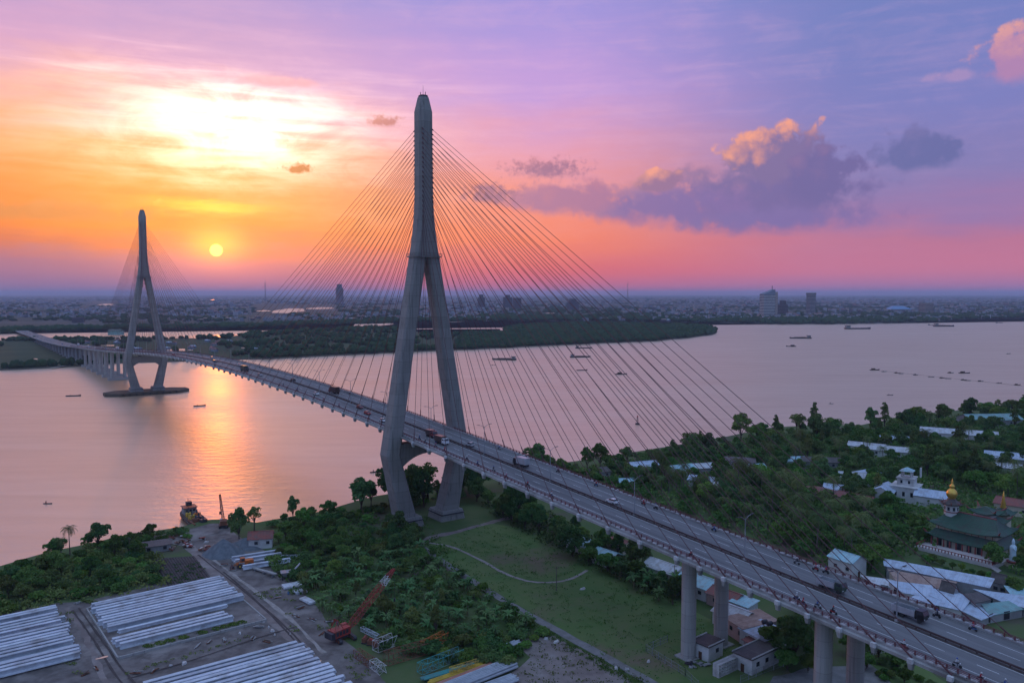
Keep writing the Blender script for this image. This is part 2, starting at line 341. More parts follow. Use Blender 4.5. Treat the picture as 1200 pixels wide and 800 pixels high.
# ------------------------------------------------------------------ mesh helper
class MB:
    def __init__(s): s.v = []; s.f = []; s.mi = []; s.cur = 0
    def add(s, vs, fs):
        o = len(s.v); s.v += [tuple(p) for p in vs]
        for f in fs: s.f.append(tuple(i+o for i in f)); s.mi.append(s.cur)
    def hexa(s, b, t): s.add(list(b)+list(t), [(3, 2, 1, 0), (4, 5, 6, 7), (0, 1, 5, 4), (1, 2, 6, 5), (2, 3, 7, 6), (3, 0, 4, 7)]); return s
    def box(s, c, d, rz=0., rx=0., ry=0.):
        M = Matrix.Rotation(rz, 3, 'Z') @ Matrix.Rotation(ry, 3, 'Y') @ Matrix.Rotation(rx, 3, 'X')
        p = [Vector(c)+M @ Vector((d[0]*.5*i, d[1]*.5*j, d[2]*.5*k)) for k in (-1, 1) for i, j in ((-1, -1), (1, -1), (1, 1), (-1, 1))]
        return s.hexa(p[:4], p[4:])
    def loft(s, rings, cap=True):
        n = len(rings[0]); o = [p for r in rings for p in r]; fs = []
        for k in range(len(rings)-1):
            for i in range(n): fs.append((k*n+i, k*n+(i+1) % n, (k+1)*n+(i+1) % n, (k+1)*n+i))
        if cap: fs.append(tuple(range(n-1, -1, -1))); fs.append(tuple((len(rings)-1)*n+i for i in range(n)))
        s.add(o, fs); return s
    def tube(s, pts, rad, n=6, cap=True):
        pts = [Vector(p) for p in pts]; rad = rad if isinstance(rad, (list, tuple)) else [rad]*len(pts); rings = []
        for i, p in enumerate(pts):
            d = (pts[min(i+1, len(pts)-1)]-pts[max(i-1, 0)]).normalized()
            a = d.cross(Vector((0, 0, 1)) if abs(d.z) < .95 else Vector((1, 0, 0))).normalized(); b = d.cross(a)
            rings.append([p+(a*math.cos(2*math.pi*k/n)+b*math.sin(2*math.pi*k/n))*rad[i] for k in range(n)])
        return s.loft([r[::-1] for r in rings], cap)
    def lathe(s, prof, n=12, c=(0, 0, 0), sq=None, ph=0.):
        rings = []
        for r, z in prof:
            rings.append([(c[0]+r*math.cos(2*math.pi*k/n+ph), c[1]+r*math.sin(2*math.pi*k/n+ph), c[2]+z) for k in range(n)])
        return s.loft(rings)
    def prism(s, poly, z0, z1):
        return s.loft([[(p[0], p[1], z0) for p in poly], [(p[0], p[1], z1) for p in poly]])
    def mesh(s, name, mats, smooth=False):
        me = bpy.data.meshes.new(name); me.from_pydata(s.v, [], s.f)
        for m_ in (mats if isinstance(mats, (list, tuple)) else [mats]): me.materials.append(MATS[m_])
        if len(me.materials) > 1: me.polygons.foreach_set('material_index', s.mi)
        if smooth: me.polygons.foreach_set('use_smooth', [True]*len(me.polygons))
        me.update(); return me
    def build(s, name, mats, parent=None, smooth=False, loc=(0, 0, 0), rz=0.):
        return link(name, s.mesh(name, mats, smooth), parent, loc, rz)
def link(name, me, parent=None, loc=(0, 0, 0), rz=0.):
    o = bpy.data.objects.new(name, me); COL.objects.link(o); o.parent = parent; o.location = loc; o.rotation_euler = (0, 0, rz); return o
def empty(name, loc=(0, 0, 0), rz=0., parent=None):
    o = bpy.data.objects.new(name, None); COL.objects.link(o); o.empty_display_size = .1; o.location = loc; o.rotation_euler = (0, 0, rz); o.parent = parent; return o
def tag(o, label=None, cat=None, group=None, kind=None):
    for k, v_ in (('label', label), ('category', cat), ('group', group), ('kind', kind)):
        if v_: o[k] = v_
    return o
def children_of(o, pool): return [c for c in pool if c.parent == o]
KIDS = {}
def copy_tree(o, loc, rz=0., sc=1., label=None, group=None, _parent=None):
    c = o.copy(); COL.objects.link(c); c.parent = _parent
    if _parent is None:
        c.location = loc; c.rotation_euler = (0, 0, rz); c.scale = (sc, sc, sc) if not isinstance(sc, tuple) else sc
        if label: c['label'] = label
        if group: c['group'] = group
    if o not in KIDS: KIDS[o] = list(o.children)
    for ch in KIDS[o]: copy_tree(ch, None, _parent=c)
    return c
def sheet(name, poly, z, material, parent=None, kind='structure', label=None, cat=None, sub=0):
    """a flat piece of ground; poly is world xy"""
    import bmesh
    bm = bmesh.new(); vs_ = [bm.verts.new((p[0], p[1], z)) for p in poly]
    f = bm.faces.new(vs_); bm.normal_update()
    if f.normal.z < 0: f.normal_flip()
    bmesh.ops.triangulate(bm, faces=bm.faces[:])
    me = bpy.data.meshes.new(name); bm.to_mesh(me); bm.free(); me.materials.append(MATS[material])
    o = link(name, me, parent); tag(o, label, cat, kind=kind); return o
def inside(p, poly):
    r = False; j = len(poly)-1
    for i in range(len(poly)):
        a, b = poly[i], poly[j]
        if (a[1] > p[1]) != (b[1] > p[1]) and p[0] < (b[0]-a[0])*(p[1]-a[1])/(b[1]-a[1])+a[0]: r = not r
        j = i
    return r
def ribbon(name, pts, width, z, material, kind='structure', label=None, cat=None, jitter=0.):
    P = [Vector((p[0], p[1], 0)) for p in pts]; Q = []
    for i in range(len(P)-1):                        # smooth
        p0, p1, p2, p3 = P[max(i-1, 0)], P[i], P[i+1], P[min(i+2, len(P)-1)]
        for k in range(6):
            u = k/6; Q.append(.5*((2*p1)+(p2-p0)*u+(2*p0-5*p1+4*p2-p3)*u*u+(3*p1-p0-3*p2+p3)*u**3))
    Q.append(P[-1]); L_, R_ = [], []
    for i, q in enumerate(Q):
        d = (Q[min(i+1, len(Q)-1)]-Q[max(i-1, 0)]).normalized(); n = Vector((-d.y, d.x, 0))
        L_.append(q+n*(width/2+rng.uniform(-jitter, jitter))); R_.append(q-n*(width/2+rng.uniform(-jitter, jitter)))
    b = MB(); n = len(Q); b.add([(p.x, p.y, z) for p in R_+L_], [(i, i+1, n+i+1, n+i) for i in range(n-1)])
    return tag(b.build(name, material), label, cat, kind=kind)
def pxs(l, z=2.5): return [at(u, v, z) for u, v in l]

# ================================================================== setting
def densify(P, step, amp, seed=0):
    """subdivide a shoreline and make it wander"""
    out = []; n = len(P)
    for i in range(n):
        a, b = Vector((P[i][0], P[i][1], 0)), Vector((P[(i+1) % n][0], P[(i+1) % n][1], 0)); L = (b-a).length
        k = max(1, min(40, int(L/step)))
        nn = Vector((-(b-a).y, (b-a).x, 0)).normalized()
        for j in range(k):
            p = a+(b-a)*j/k
            out.append(p+nn*amp*(mnoise.noise(Vector((p.x/step/3, p.y/step/3, seed)))+.4*mnoise.noise(Vector((p.x/step, p.y/step, seed+3)))) if j or L < step*60 else p)
    return out
def land(name, poly, ztop, top, side, bank=5.):
    import bmesh
    area = sum(poly[i][0]*poly[(i+1) % len(poly)][1]-poly[(i+1) % len(poly)][0]*poly[i][1] for i in range(len(poly)))
    if area < 0: poly = poly[::-1]
    n = len(poly); outer = []
    for i in range(n):
        d = (Vector(poly[(i+1) % n][:2])-Vector(poly[i-1][:2])).normalized(); outer.append((poly[i][0]+d.y*bank, poly[i][1]-d.x*bank))
    bm = bmesh.new()
    a = [bm.verts.new((p[0], p[1], ztop)) for p in poly]; b = [bm.verts.new((p[0], p[1], -.6)) for p in outer]
    f = bm.faces.new(a); f.material_index = 0
    for i in range(n):
        g = bm.faces.new((a[i], b[i], b[(i+1) % n], a[(i+1) % n])); g.material_index = 1
    bmesh.ops.triangulate(bm, faces=[f])
    me = bpy.data.meshes.new(name); bm.to_mesh(me); bm.free(); me.materials.append(MATS[top]); me.materials.append(MATS[side])
    return tag(link(name, me), kind='structure')
FAR = 45000.
bm_ = MB(); bm_.add([(-FAR, -3000, 0), (FAR, -3000, 0), (FAR, FAR, 0), (-FAR, FAR, 0)], [(0, 1, 2, 3)])
tag(bm_.build('river', 'river_water'), kind='structure')
shore = [(-700, 1050), (-300, 735), (0, 668), (60, 650), (110, 639), (138, 632), (160, 629), (216, 621), (240, 613), (262, 612), (300, 616), (340, 609), (380, 602), (405, 594), (440, 585),
         (500, 575), (560, 563), (640, 548), (700, 539), (770, 528), (850, 514), (905, 503), (960, 500), (1010, 500), (1060, 489), (1120, 483), (1200, 475), (1400, 462), (1800, 440)]
near_poly = densify([at(u, v, 1.) for u, v in shore]+[Vector((3000, 1000, 0)), Vector((3000, -2500, 0)), Vector((-400, -2500, 0))], 8, 1.6, 1)
land('near_bank', near_poly, 2.5, 'ground_green', 'mud', 4.)
pen_front = [(-500, 447), (0, 433), (80, 429), (140, 425), (200, 423), (262, 421), (307, 420), (461, 412.5), (536, 409.5), (610, 406), (695, 402), (758, 399.5), (800, 396), (832, 392), (840, 388.5)]
pen_back = [(832, 384.5), (800, 382), (700, 380), (640, 381.5), (600, 384.5), (585, 389), (540, 391.5), (500, 391.5), (484, 388), (470, 386), (440, 384.8), (380, 387), (300, 391), (250, 396), (150, 397.5), (50, 398.5), (0, 399), (-500, 404)]
pen_poly = densify([at(u, v, 1.) for u, v in pen_front+pen_back], 25, 5, 2)
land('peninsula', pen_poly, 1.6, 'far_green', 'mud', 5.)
far_front = [(-500, 390), (0, 390.5), (100, 387.5), (200, 386), (290, 384.5), (400, 380), (450, 379), (500, 377.5), (580, 376.5), (700, 376), (790, 377), (835, 378.5), (900, 379.5), (960, 379.5), (1040, 378.6), (1100, 377.2), (1112, 375), (1200, 372.5), (1400, 368), (1900, 362)]
far_poly = densify([at(u, v, 1.) for u, v in far_front], 60, 8, 4)[:-1]+[Vector((30000, 12000, 0)), Vector((FAR-200, 20000, 0)), Vector((FAR-200, FAR-200, 0)), Vector((-FAR+200, FAR-200, 0)), Vector((-FAR+200, 3000, 0))]
land('far_bank', far_poly, 1.8, 'city_ground', 'mud', 6.)
# ponds and creeks that shine on the far land
for k, (u0, u1, v0, v1) in enumerate([(318, 358, 361.5, 366.5), (300, 318, 363.5, 364.6), (358, 392, 360, 362), (112, 135, 356, 358), (414, 462, 377, 382), (640, 655, 366, 367), (520, 548, 375, 377.2), (246, 252, 350.4, 351.4)]):
    P = pxs([(u0, v1), ((u0+u1)/2, v1+.3), (u1, (v0+v1)/2+.5), (u1-3, v0), ((u0+u1)/2, v0-.2), (u0+2, (v0+v1)/2)], 1.9)
    sheet('pond', densify(P, 40, 6, k), 1.95, 'river_water')
for k, (u0, u1, v0, v1) in enumerate([(195, 208, 409, 411.5), (210, 217, 408.5, 411), (220, 226, 409.5, 410.5), (118, 134, 404, 405.3), (227, 246, 392.6, 396.2), (38, 44, 420, 421), (283, 292, 407, 408), (586, 602, 385, 387)]):
    P = pxs([(u0, v1), (u1, v1), (u1, v0), (u0, v0)], 1.7)
    sheet('pond', P, 1.72, 'river_water')

# sheets on the near bank
U = Vector((math.cos(R(38)), math.sin(R(38)), 0)); V = Vector((math.cos(R(-52)), math.sin(R(-52)), 0))   # the yard and the bridge share this grid
sheet('dirt_yard', densify(pxs([(-160, 760), (-60, 732), (66, 706), (100, 704), (170, 688), (245, 665), (232, 652), (212, 640), (190, 634), (142, 633), (216, 623), (244, 614), (264, 614), (285, 630), (310, 645), (318, 660), (345, 683), (372, 712), (388, 735), (432, 775), (470, 815), (500, 860), (-200, 860)]), 5, 1.2, 8), 2.53, 'dirt')
sheet('field', densify(pxs([(498, 641), (520, 628), (566, 612), (640, 622), (720, 668), (800, 708), (900, 760), (960, 830), (800, 840), (765, 800), (690, 757), (600, 704), (545, 672)]), 5, 1., 9), 2.53, 'field_grass')
sheet('bare_ground', densify(pxs([(610, 748), (648, 745), (690, 765), (735, 795), (780, 840), (600, 840), (585, 800), (622, 770)]), 3, 1.4, 10), 2.56, 'dirt_light')
ribbon('lane', pxs([(488, 632), (500, 645), (540, 672), (600, 709), (650, 737), (690, 759), (750, 792), (800, 822), (850, 850)]), 2.9, 2.585, 'lane_grey', jitter=.15)
ribbon('track', pxs([(489, 640), (505, 630), (535, 623), (575, 612), (600, 606), (630, 600)]), 3.4, 2.61, 'dirt_light', jitter=.5)
ribbon('footpath', pxs([(503, 636), (530, 641), (565, 657), (590, 671), (620, 681), (650, 682), (672, 677), (688, 668)]), 1.2, 2.62, 'track_pale', jitter=.12)
ribbon('wheel_track', pxs([(222, 640), (240, 660), (275, 690), (320, 725), (360, 765), (390, 800), (410, 830)]), 3.6, 2.575, 'dirt_light', jitter=.4)
ribbon('wheel_track', pxs([(78, 712), (95, 735), (108, 762), (125, 800), (150, 850)]), 1.5, 2.575, 'dirt_light', jitter=.4)
ribbon('wheel_track', pxs([(250, 656), (290, 686), (340, 725), (380, 765)]), 1.2, 2.6, 'track_pale', jitter=.35)
sheet('grey_yard', densify(pxs([(905, 792), (950, 782), (1020, 778), (1045, 800), (1080, 850), (880, 850)]), 3, .8, 11), 2.58, 'lane_grey')
sheet('lawn', densify(pxs([(1010, 772), (1050, 757), (1110, 800), (1150, 850), (1080, 850), (1040, 800)]), 3, .8, 12), 2.57, 'field_grass')
sheet('jetty', pxs([(140, 633), (216, 622.5), (245, 613.5), (262, 613), (262, 622), (222, 634), (150, 641)]), 2.62, 'dirt')
ribbon('far_road', [at(u, v, 1.7) for u, v in [(60, 431), (80, 427), (90, 420)]], 4, 1.75, 'track_pale')

# ================================================================== bridge (local x = along it towards the viewer, y = across, z up)
BX, BY, BA = -36.16, 329.12, .6246
def zd(s):
    if s < -550: return float(np.interp(-s, [550, 640, 737, 835, 935, 1111, 1339, 1853, 2300], [40.3, 36.3, 32, 28., 24.2, 17.5, 12.2, 7.2, 6.]))
    if s < 0: return 48.3-1.06e-4*(s+275)**2
    return 40.3-.0605*s
def B(s, t, z):
    return Vector((BX+math.sin(BA)*s+math.cos(BA)*t, BY-math.cos(BA)*s+math.sin(BA)*t, z))
BROT = BA-math.pi/2
bridge = tag(empty('cable_stayed_bridge', (BX, BY, 0), BROT), 'long concrete cable-stayed road bridge with two tall wishbone pylons', 'bridge')
st = [-2300+50*i for i in range(27)]+[-950+20*i for i in range(20)]+[-550+10*i for i in range(90)]
prof = [(-13.4, -.1), (13.4, -.1), (13.4, -.75), (7.2, -2.7), (-7.2, -2.7), (-13.4, -.75)]
MB().loft([[(s, y, zd(s)+z) for y, z in prof] for s in st]).build('deck', 'deck_concrete', bridge)
def strip(b, t0, t1, dz, s0=-2300, s1=340, step=10., gap=None):
    s = s0
    while s < s1:
        e = min(s+(gap[0] if gap else step), s1)
        b.add([(s, t0, zd(s)+dz), (e, t0, zd(e)+dz), (e, t1, zd(e)+dz), (s, t1, zd(s)+dz)], [(0, 1, 2, 3)])
        s = e+(gap[1] if gap else 0)
b = MB(); strip(b, -11.6, 11.6, .02); b.build('road_surface', 'asphalt', bridge)
b = MB()
for t0 in (-8.2, 8.05, -1.0, .85): strip(b, t0, t0+.17, .045)
for t0 in (-4.6, 4.45): strip(b, t0, t0+.17, .045, s0=-800, gap=(4, 6))
b.build('lane_markings', 'paint_white', bridge)
b = MB()                                              # central barrier: low rail on stubby posts
strip(b, -.55, .55, .06); b.build('median_strip', 'soil_dark', bridge)
b = MB()
for s in range(-700, 336, 3): b.box((s, 0, zd(s)+.4), (.16, .3, .8))
for s in st[:-1]:
    if s > -900:
        e = st[st.index(s)+1]
        for y in (-.12, .12): b.hexa([(s, y-.05, zd(s)+.45), (e, y-.05, zd(e)+.45), (e, y+.05, zd(e)+.45), (s, y+.05, zd(s)+.45)], [(s, y-.05, zd(s)+.8), (e, y-.05, zd(e)+.8), (e, y+.05, zd(e)+.8), (s, y+.05, zd(s)+.8)])
b.build('median_barrier', 'barrier_brown', bridge)
for sg in (-1, 1):
    b = MB()                                          # kerb upstand that carries the railing
    y0, y1 = sorted((sg*11.7, sg*12.3))
    for i in range(len(st)-1):
        s, e = st[i], st[i+1]
        b.hexa([(s, y0, zd(s)-.05), (e, y0, zd(e)-.05), (e, y1, zd(e)-.05), (s, y1, zd(s)-.05)], [(s, y0, zd(s)+.42), (e, y0, zd(e)+.42), (e, y1, zd(e)+.42), (s, y1, zd(s)+.42)])
    b.build('parapet_kerb', 'deck_concrete', bridge)
    b = MB(); c = MB(); s = -1000.
    while s < 338:
        b.box((s, sg*12., zd(s)+.85), (.22, .16, .9))
        if s > -560: c.box((s+1., sg*12., zd(s+1)+.53), (1.15, .72, .3))
        s += 2. if s > -560 else 4.
    rl = b.build('railing_posts', 'rail_red', bridge); rl['kind'] = 'stuff'
    kb = c.build('parapet_blocks', 'kerb_white', bridge); kb['kind'] = 'stuff'
    for h_ in (.72, 1.02, 1.32):
        MB().tube([(s, sg*12., zd(s)+h_) for s in st if s >= -1000], .075, 4).build('rail', 'rail_red', bridge)
    b = MB()                                          # edge cross ribs below the deck
# pylons
def rect(ct, hw, hl, z, ch=.9, cs=0.):
    """chamfered rectangle: ct = centre across, hw = half width across, hl = half length along"""
    ch = min(ch, hw*.45, hl*.45)
    return [(cs+a*hl, ct+b_*hw, z) for a, b_ in ((-1+ch/hl, -1), (1-ch/hl, -1), (1, -1+ch/hw), (1, 1-ch/hw), (1-ch/hl, 1), (-1+ch/hl, 1), (-1, 1-ch/hw), (-1, -1+ch/hw))]
ZK, TK, ZC = 32.4, 16.4, 113.
def make_pylon(s0, water):
    py = empty('pylon', (s0, 0, 0), 0, bridge)
    for sg in (-1, 1):
        zb = 5.
        rings = [rect(sg*10., 3.9, 4.3, zb), rect(sg*(10.+(TK-10)*.5), 3.4, 4., zb+(ZK-zb)*.5), rect(sg*TK, 3.1, 3.8, ZK), rect(sg*(TK-13.3*.33), 2.95, 3.5, ZK+(ZC-ZK)*.33), rect(sg*(TK-13.3*.66), 2.8, 3.35, ZK+(ZC-ZK)*.66), rect(sg*3.05, 2.75, 3.25, ZC)]
        lg = MB().loft(rings).build('leg', 'concrete', py)
        MB().loft([rect(sg*9.8, 6.2, 6.4, 1.2, .6), rect(sg*9.9, 5.6, 5.8, 4.2, .6), rect(sg*9.9, 5.2, 5.4, 6.4, .6)]).build('pedestal', 'concrete', lg)
        MB().loft([rect(sg*9.9, 5.75, 5.95, 5.0, .6), rect(sg*9.9, 5.75, 5.95, 5.35, .6)]).build('pedestal_ledge', 'steel_dark', lg)
    mast = MB().loft([rect(0, 5.75, 3.3, ZC, 1.), rect(0, 5.1, 3.3, 117, 1.1), rect(0, 4.45, 3.3, 122, 1.3), rect(0, 3.75, 3.3, 129, 1.4), rect(0, 3.3, 3.3, 137, 1.4), rect(0, 3.2, 3.3, 150, 1.4), rect(0, 3.15, 3.25, 171.3, 1.4), rect(0, 1.9, 2.0, 177.2, .8)]).build('mast', 'concrete', py)
    MB().loft([rect(0, 1.7, 1.8, 177.1, .7), rect(0, 1.6, 1.7, 178.0, .7)]).build('cap', 'steel_dark', mast)
    MB().tube([(0, 0, 177), (0, 0, 182)], [.12, .05], 5).build('lightning_rod', 'steel_grey', mast)
    for a, c_ in ((.9, .6), (-.9, -.7)): MB().tube([(a, c_, 177.5), (a, c_, 179.4)], .14, 5).build('beacon', 'steel_dark', mast)
    b = MB()
    b.loft([rect(0, 6.3, 4.1, ZC-.55, .8), rect(0, 6.3, 4.1, ZC-.1, .8)])
    for a in range(-4, 5):
        for q in (-1, 1): b.box((a*1., q*6.2, ZC+.45), (.09, .09, 1.1))
    for a in range(-6, 7):
        for q in (-1, 1): b.box((q*4.0, a*1., ZC+.45), (.09, .09, 1.1))
    for q in (-1, 1): b.box((0, q*6.2, ZC+.95), (8.1, .08, .08)); b.box((q*4., 0, ZC+1.0), (.08, 12.3, .08))
    b.build('maintenance_platform', 'concrete', py)
    n = 12; top, bot = [], []                       # arched cross beam below the deck
    for i in range(n+1):
        y = -13.9+27.8*i/n; u = abs(y)/13.9
        bot.append((y, 31.8-6.4*u**2.2)); top.append((y, 36.6))
    b = MB(); rings = []
    for i in range(n+1): rings.append([(-2.4, bot[i][0], bot[i][1]), (2.4, bot[i][0], bot[i][1]), (2.4, top[i][0], top[i][1]), (-2.4, top[i][0], top[i][1])])
    b.loft(rings).build('cross_beam', 'concrete', py)
    for sg in (-1, 1): MB().box((0, sg*5.5, 37.2), (2.2, 2.2, 1.5)).build('bearing', 'steel_dark', py)
    if water:
        hexp = [(-13, -27), (13, -27), (8, -37), (-8, -37)]
        ring = [(15, -26), (15, 26), (6, 38), (-6, 38), (-15, 26), (-15, -26), (-6, -38), (6, -38)]
        MB().loft([[(x_, y_, -1) for x_, y_ in ring], [(x_, y_, 2.6) for x_, y_ in ring], [(x_*.97, y_*.985, 2.9) for x_, y_ in ring]]).build('pile_cap', 'mud', py)
        for yy in range(-24, 25, 6):
            for q in (-1, 1): MB().tube([(q*15.3, yy, -.5), (q*15.3, yy, 2.5)], .45, 6).build('fender', 'rubber', py)
    cables = []
    for i in range(21):
        for sg in (-1, 1):
            for side in (-1, 1):
                near = (s0 == 0)
                k = side if near else -side          # k = +1: side span, -1: main span
                a = (14+12.5*i if i < 11 else 152+7.5*(i-11)) if k > 0 else 15+12.5*i
                sl_ = side*a; z1 = zd(s0+sl_)
                zt = 126+1.92*i
                p = Vector((sl_, sg*13.1, z1+.2)); q = Vector((side*2.9, sg*2.2, zt)); d = (q-p).normalized(); L = (q-p).length
                cb = MB().tube([p, p+d*3.2, p+d*3.3, q-d*1.4, q-d*1.3, q], [.2, .2, .092, .092, .26, .26], 5).build('stay_cable', 'cable', py)
                MB().hexa([(sl_-.3, sg*13.0, z1-2.2), (sl_+.3, sg*13.0, z1-2.2), (sl_+.3, sg*13.9, z1-1.9), (sl_-.3, sg*13.9, z1-1.9)][::sg], [(sl_-.45, sg*12.6, z1-.7), (sl_+.45, sg*12.6, z1-.7), (sl_+.45, sg*14.1, z1-.7), (sl_-.45, sg*14.1, z1-.7)][::sg]).build('anchor_bracket', 'deck_concrete', cb)
                MB().box((sl_, sg*13.75, z1-.25), (1.05, .75, .9)).build('anchor_block', 'kerb_white', cb)
    return py
make_pylon(0, False)
make_pylon(-550, True)
# piers
def pier(s, far=False):
    pr = empty('pier', (s, 0, 0), 0, bridge)
    zt = zd(s)-2.65
    for sg in (-1, 1):
        c_ = MB().lathe([(1.95, 1.5), (1.95, zt)], 14 if not far else 8, (0, sg*6.5, 0)).build('column', 'pier_concrete', pr, smooth=False)
        MB().box((0, sg*6.5, zt+.25), (2.4, 2.4, .6)).build('bearing', 'deck_concrete', c_)
        if not far: MB().box((0, sg*6.5, 2.2), (5.2, 5.2, 1.2)).build('footing', 'pier_concrete', c_)
    if far: MB().loft([[(x_, y_, -1) for x_, y_ in ((-4, -11), (4, -11), (4, 11), (-4, 11))], [(x_, y_, 3) for x_, y_ in ((-4, -11), (4, -11), (4, 11), (-4, 11))]]).build('pile_cap', 'pier_concrete', pr)
for s in (150, 189, 229, 269, 309): pier(s)
for i in range(24): pier(-700-40*i, True)
# lamps on the median
def make_lamp():
    r = empty('street_lamp'); tag(r, 'grey double-arm lamp post', 'street lamp', 'double-arm lamps along the bridge median')
    MB().tube([(0, 0, 0), (0, 0, 10.6)], [.16, .09], 6).build('pole', 'steel_grey', r)
    MB().box((0, 0, .3), (.6, .6, .6)).build('base', 'deck_concrete', r)
    for q in (-1, 1):
        a = MB().tube([(0, 0, 10.4), (0, q*1.3, 11.2), (0, q*2.5, 11.45)], .07, 5).build('arm', 'steel_grey', r)
        MB().hexa([(-.22, q*2.2, 11.35), (.22, q*2.2, 11.35), (.16, q*3.3, 11.45), (-.16, q*3.3, 11.45)][::q], [(-.22, q*2.2, 11.52), (.22, q*2.2, 11.52), (.12, q*3.3, 11.55), (-.12, q*3.3, 11.55)][::q]).build('lamp_head', 'steel_dark', a)
    return r
lamp0 = make_lamp()
ORD_ = 'first second third fourth fifth sixth seventh eighth ninth tenth eleventh twelfth thirteenth fourteenth fifteenth'.split()
for k, s in enumerate([4.8+39.4*i for i in range(-26, 7)]):
    lb = 'grey double-arm lamp post on the main span, %s from the big pylon' % ORD_[int(-s//39.4)] if -550 < s < 0 else 'grey double-arm lamp post on the viaduct, %s beyond the distant pylon' % ORD_[int((-s-550)//39.4)] if s < 0 else 'grey double-arm lamp post on the nearby road deck, number %s out from the big pylon' % ['one', 'two', 'three', 'four', 'five', 'six', 'seven'][int(s//39.4)]
    if k == 0: o = lamp0; o.location = B(s, 0, zd(s)+.05); o.rotation_euler.z = BROT; o['label'] = lb
    else: copy_tree(lamp0, B(s, 0, zd(s)+.05), BROT, 1., lb)

# ================================================================== vegetation prototypes
def leaf_cloud(lobes, n, size, seed, flat=.0, tri=False):
    """leaf clumps spread through a set of ellipsoid lobes; each is a bent quad"""
    r = np.random.default_rng(seed)
    wts = np.array([l[3]*l[4]*l[5] for l in lobes])**.67; wts /= wts.sum()
    idx = r.choice(len(lobes), n, p=wts); L = np.array(lobes)[idx]
    d = r.normal(size=(n, 3)); d /= np.linalg.norm(d, axis=1)[:, None]
    d[:, 2] = np.where(d[:, 2] < -.45, -d[:, 2], d[:, 2])
    rad = r.uniform(.45, 1.08, n)**.55
    c = L[:, :3]+d*L[:, 3:6]*rad[:, None]
    nr = d*.8+r.normal(size=(n, 3))*.65; nr[:, 2] += .25+flat; nr /= np.linalg.norm(nr, axis=1)[:, None]
    a = np.cross(nr, r.normal(size=(n, 3))); a /= np.linalg.norm(a, axis=1)[:, None]; b_ = np.cross(nr, a)
    sz = size*r.uniform(.55, 1.25, n)[:, None]
    k = r.uniform(.5, .9, n)[:, None]
    v = np.stack([c-a*sz, c-b_*sz*k+nr*sz*.2, c+a*sz, c+b_*sz*k-nr*sz*.15], 1).reshape(-1, 3)
    return v, np.arange(n*4).reshape(-1, 4)
def np_mesh(name, v, f, material):
    me = bpy.data.meshes.new(name); n, k = f.shape
    me.vertices.add(len(v)); me.vertices.foreach_set('co', np.ascontiguousarray(v, dtype=np.float32).ravel())
    me.loops.add(n*k); me.loops.foreach_set('vertex_index', f.astype(np.int32).ravel())
    me.polygons.add(n); me.polygons.foreach_set('loop_start', np.arange(0, n*k, k, dtype=np.int32))
    for m_ in (material if isinstance(material, (list, tuple)) else [material]): me.materials.append(MATS[m_])
    me.update(calc_edges=True); me.validate(); return me
CROWN = {}
def tree_proto(name, h, rx, rz_, nl, n, leaf, seed, size=.5, low=.3):
    r = random.Random(seed); root = empty(name)
    base = h*low; lobes = [(0, 0, base+(h-base)*.5, rx*.62, rx*.62, (h-base)*.42)]; limbs = []
    for i in range(nl):
        a = 2*math.pi*i/nl+r.uniform(-.5, .5); q = rx*r.uniform(.42, .74); z = r.uniform(base+(h-base)*.2, h-(h-base)*.2)
        s_ = rx*r.uniform(.28, .46)
        lobes.append((math.cos(a)*q, math.sin(a)*q, z, s_, s_, s_*r.uniform(.6, .9))); limbs.append((math.cos(a)*q*.8, math.sin(a)*q*.8, z))
    lobes.append((r.uniform(-.2, .2)*rx, r.uniform(-.2, .2)*rx, h-rx*.25, rx*.4, rx*.4, rx*.3))
    tr = MB(); bend = (r.uniform(-.3, .3), r.uniform(-.3, .3))
    tr.tube([(0, 0, -.3), (bend[0]*.5, bend[1]*.5, base*.6), (bend[0], bend[1], base*1.1), (0, 0, h*.8)], [h*.028+.08, h*.02+.05, h*.016+.03, .05], 7)
    for l in limbs: tr.tube([(bend[0], bend[1], base*r.uniform(.8, 1.2)), (l[0]*.5+bend[0]*.5, l[1]*.5, (base+l[2])*.53), l], [h*.011+.03, h*.008+.02, .03], 5)
    tr.build('trunk', 'bark', root)
    v, f = leaf_cloud(lobes, n, size, seed); CROWN[root] = (v, f)
    link('crown', np_mesh('crown', v, f, leaf), root)
    return tag(root, 'tree', 'tree')
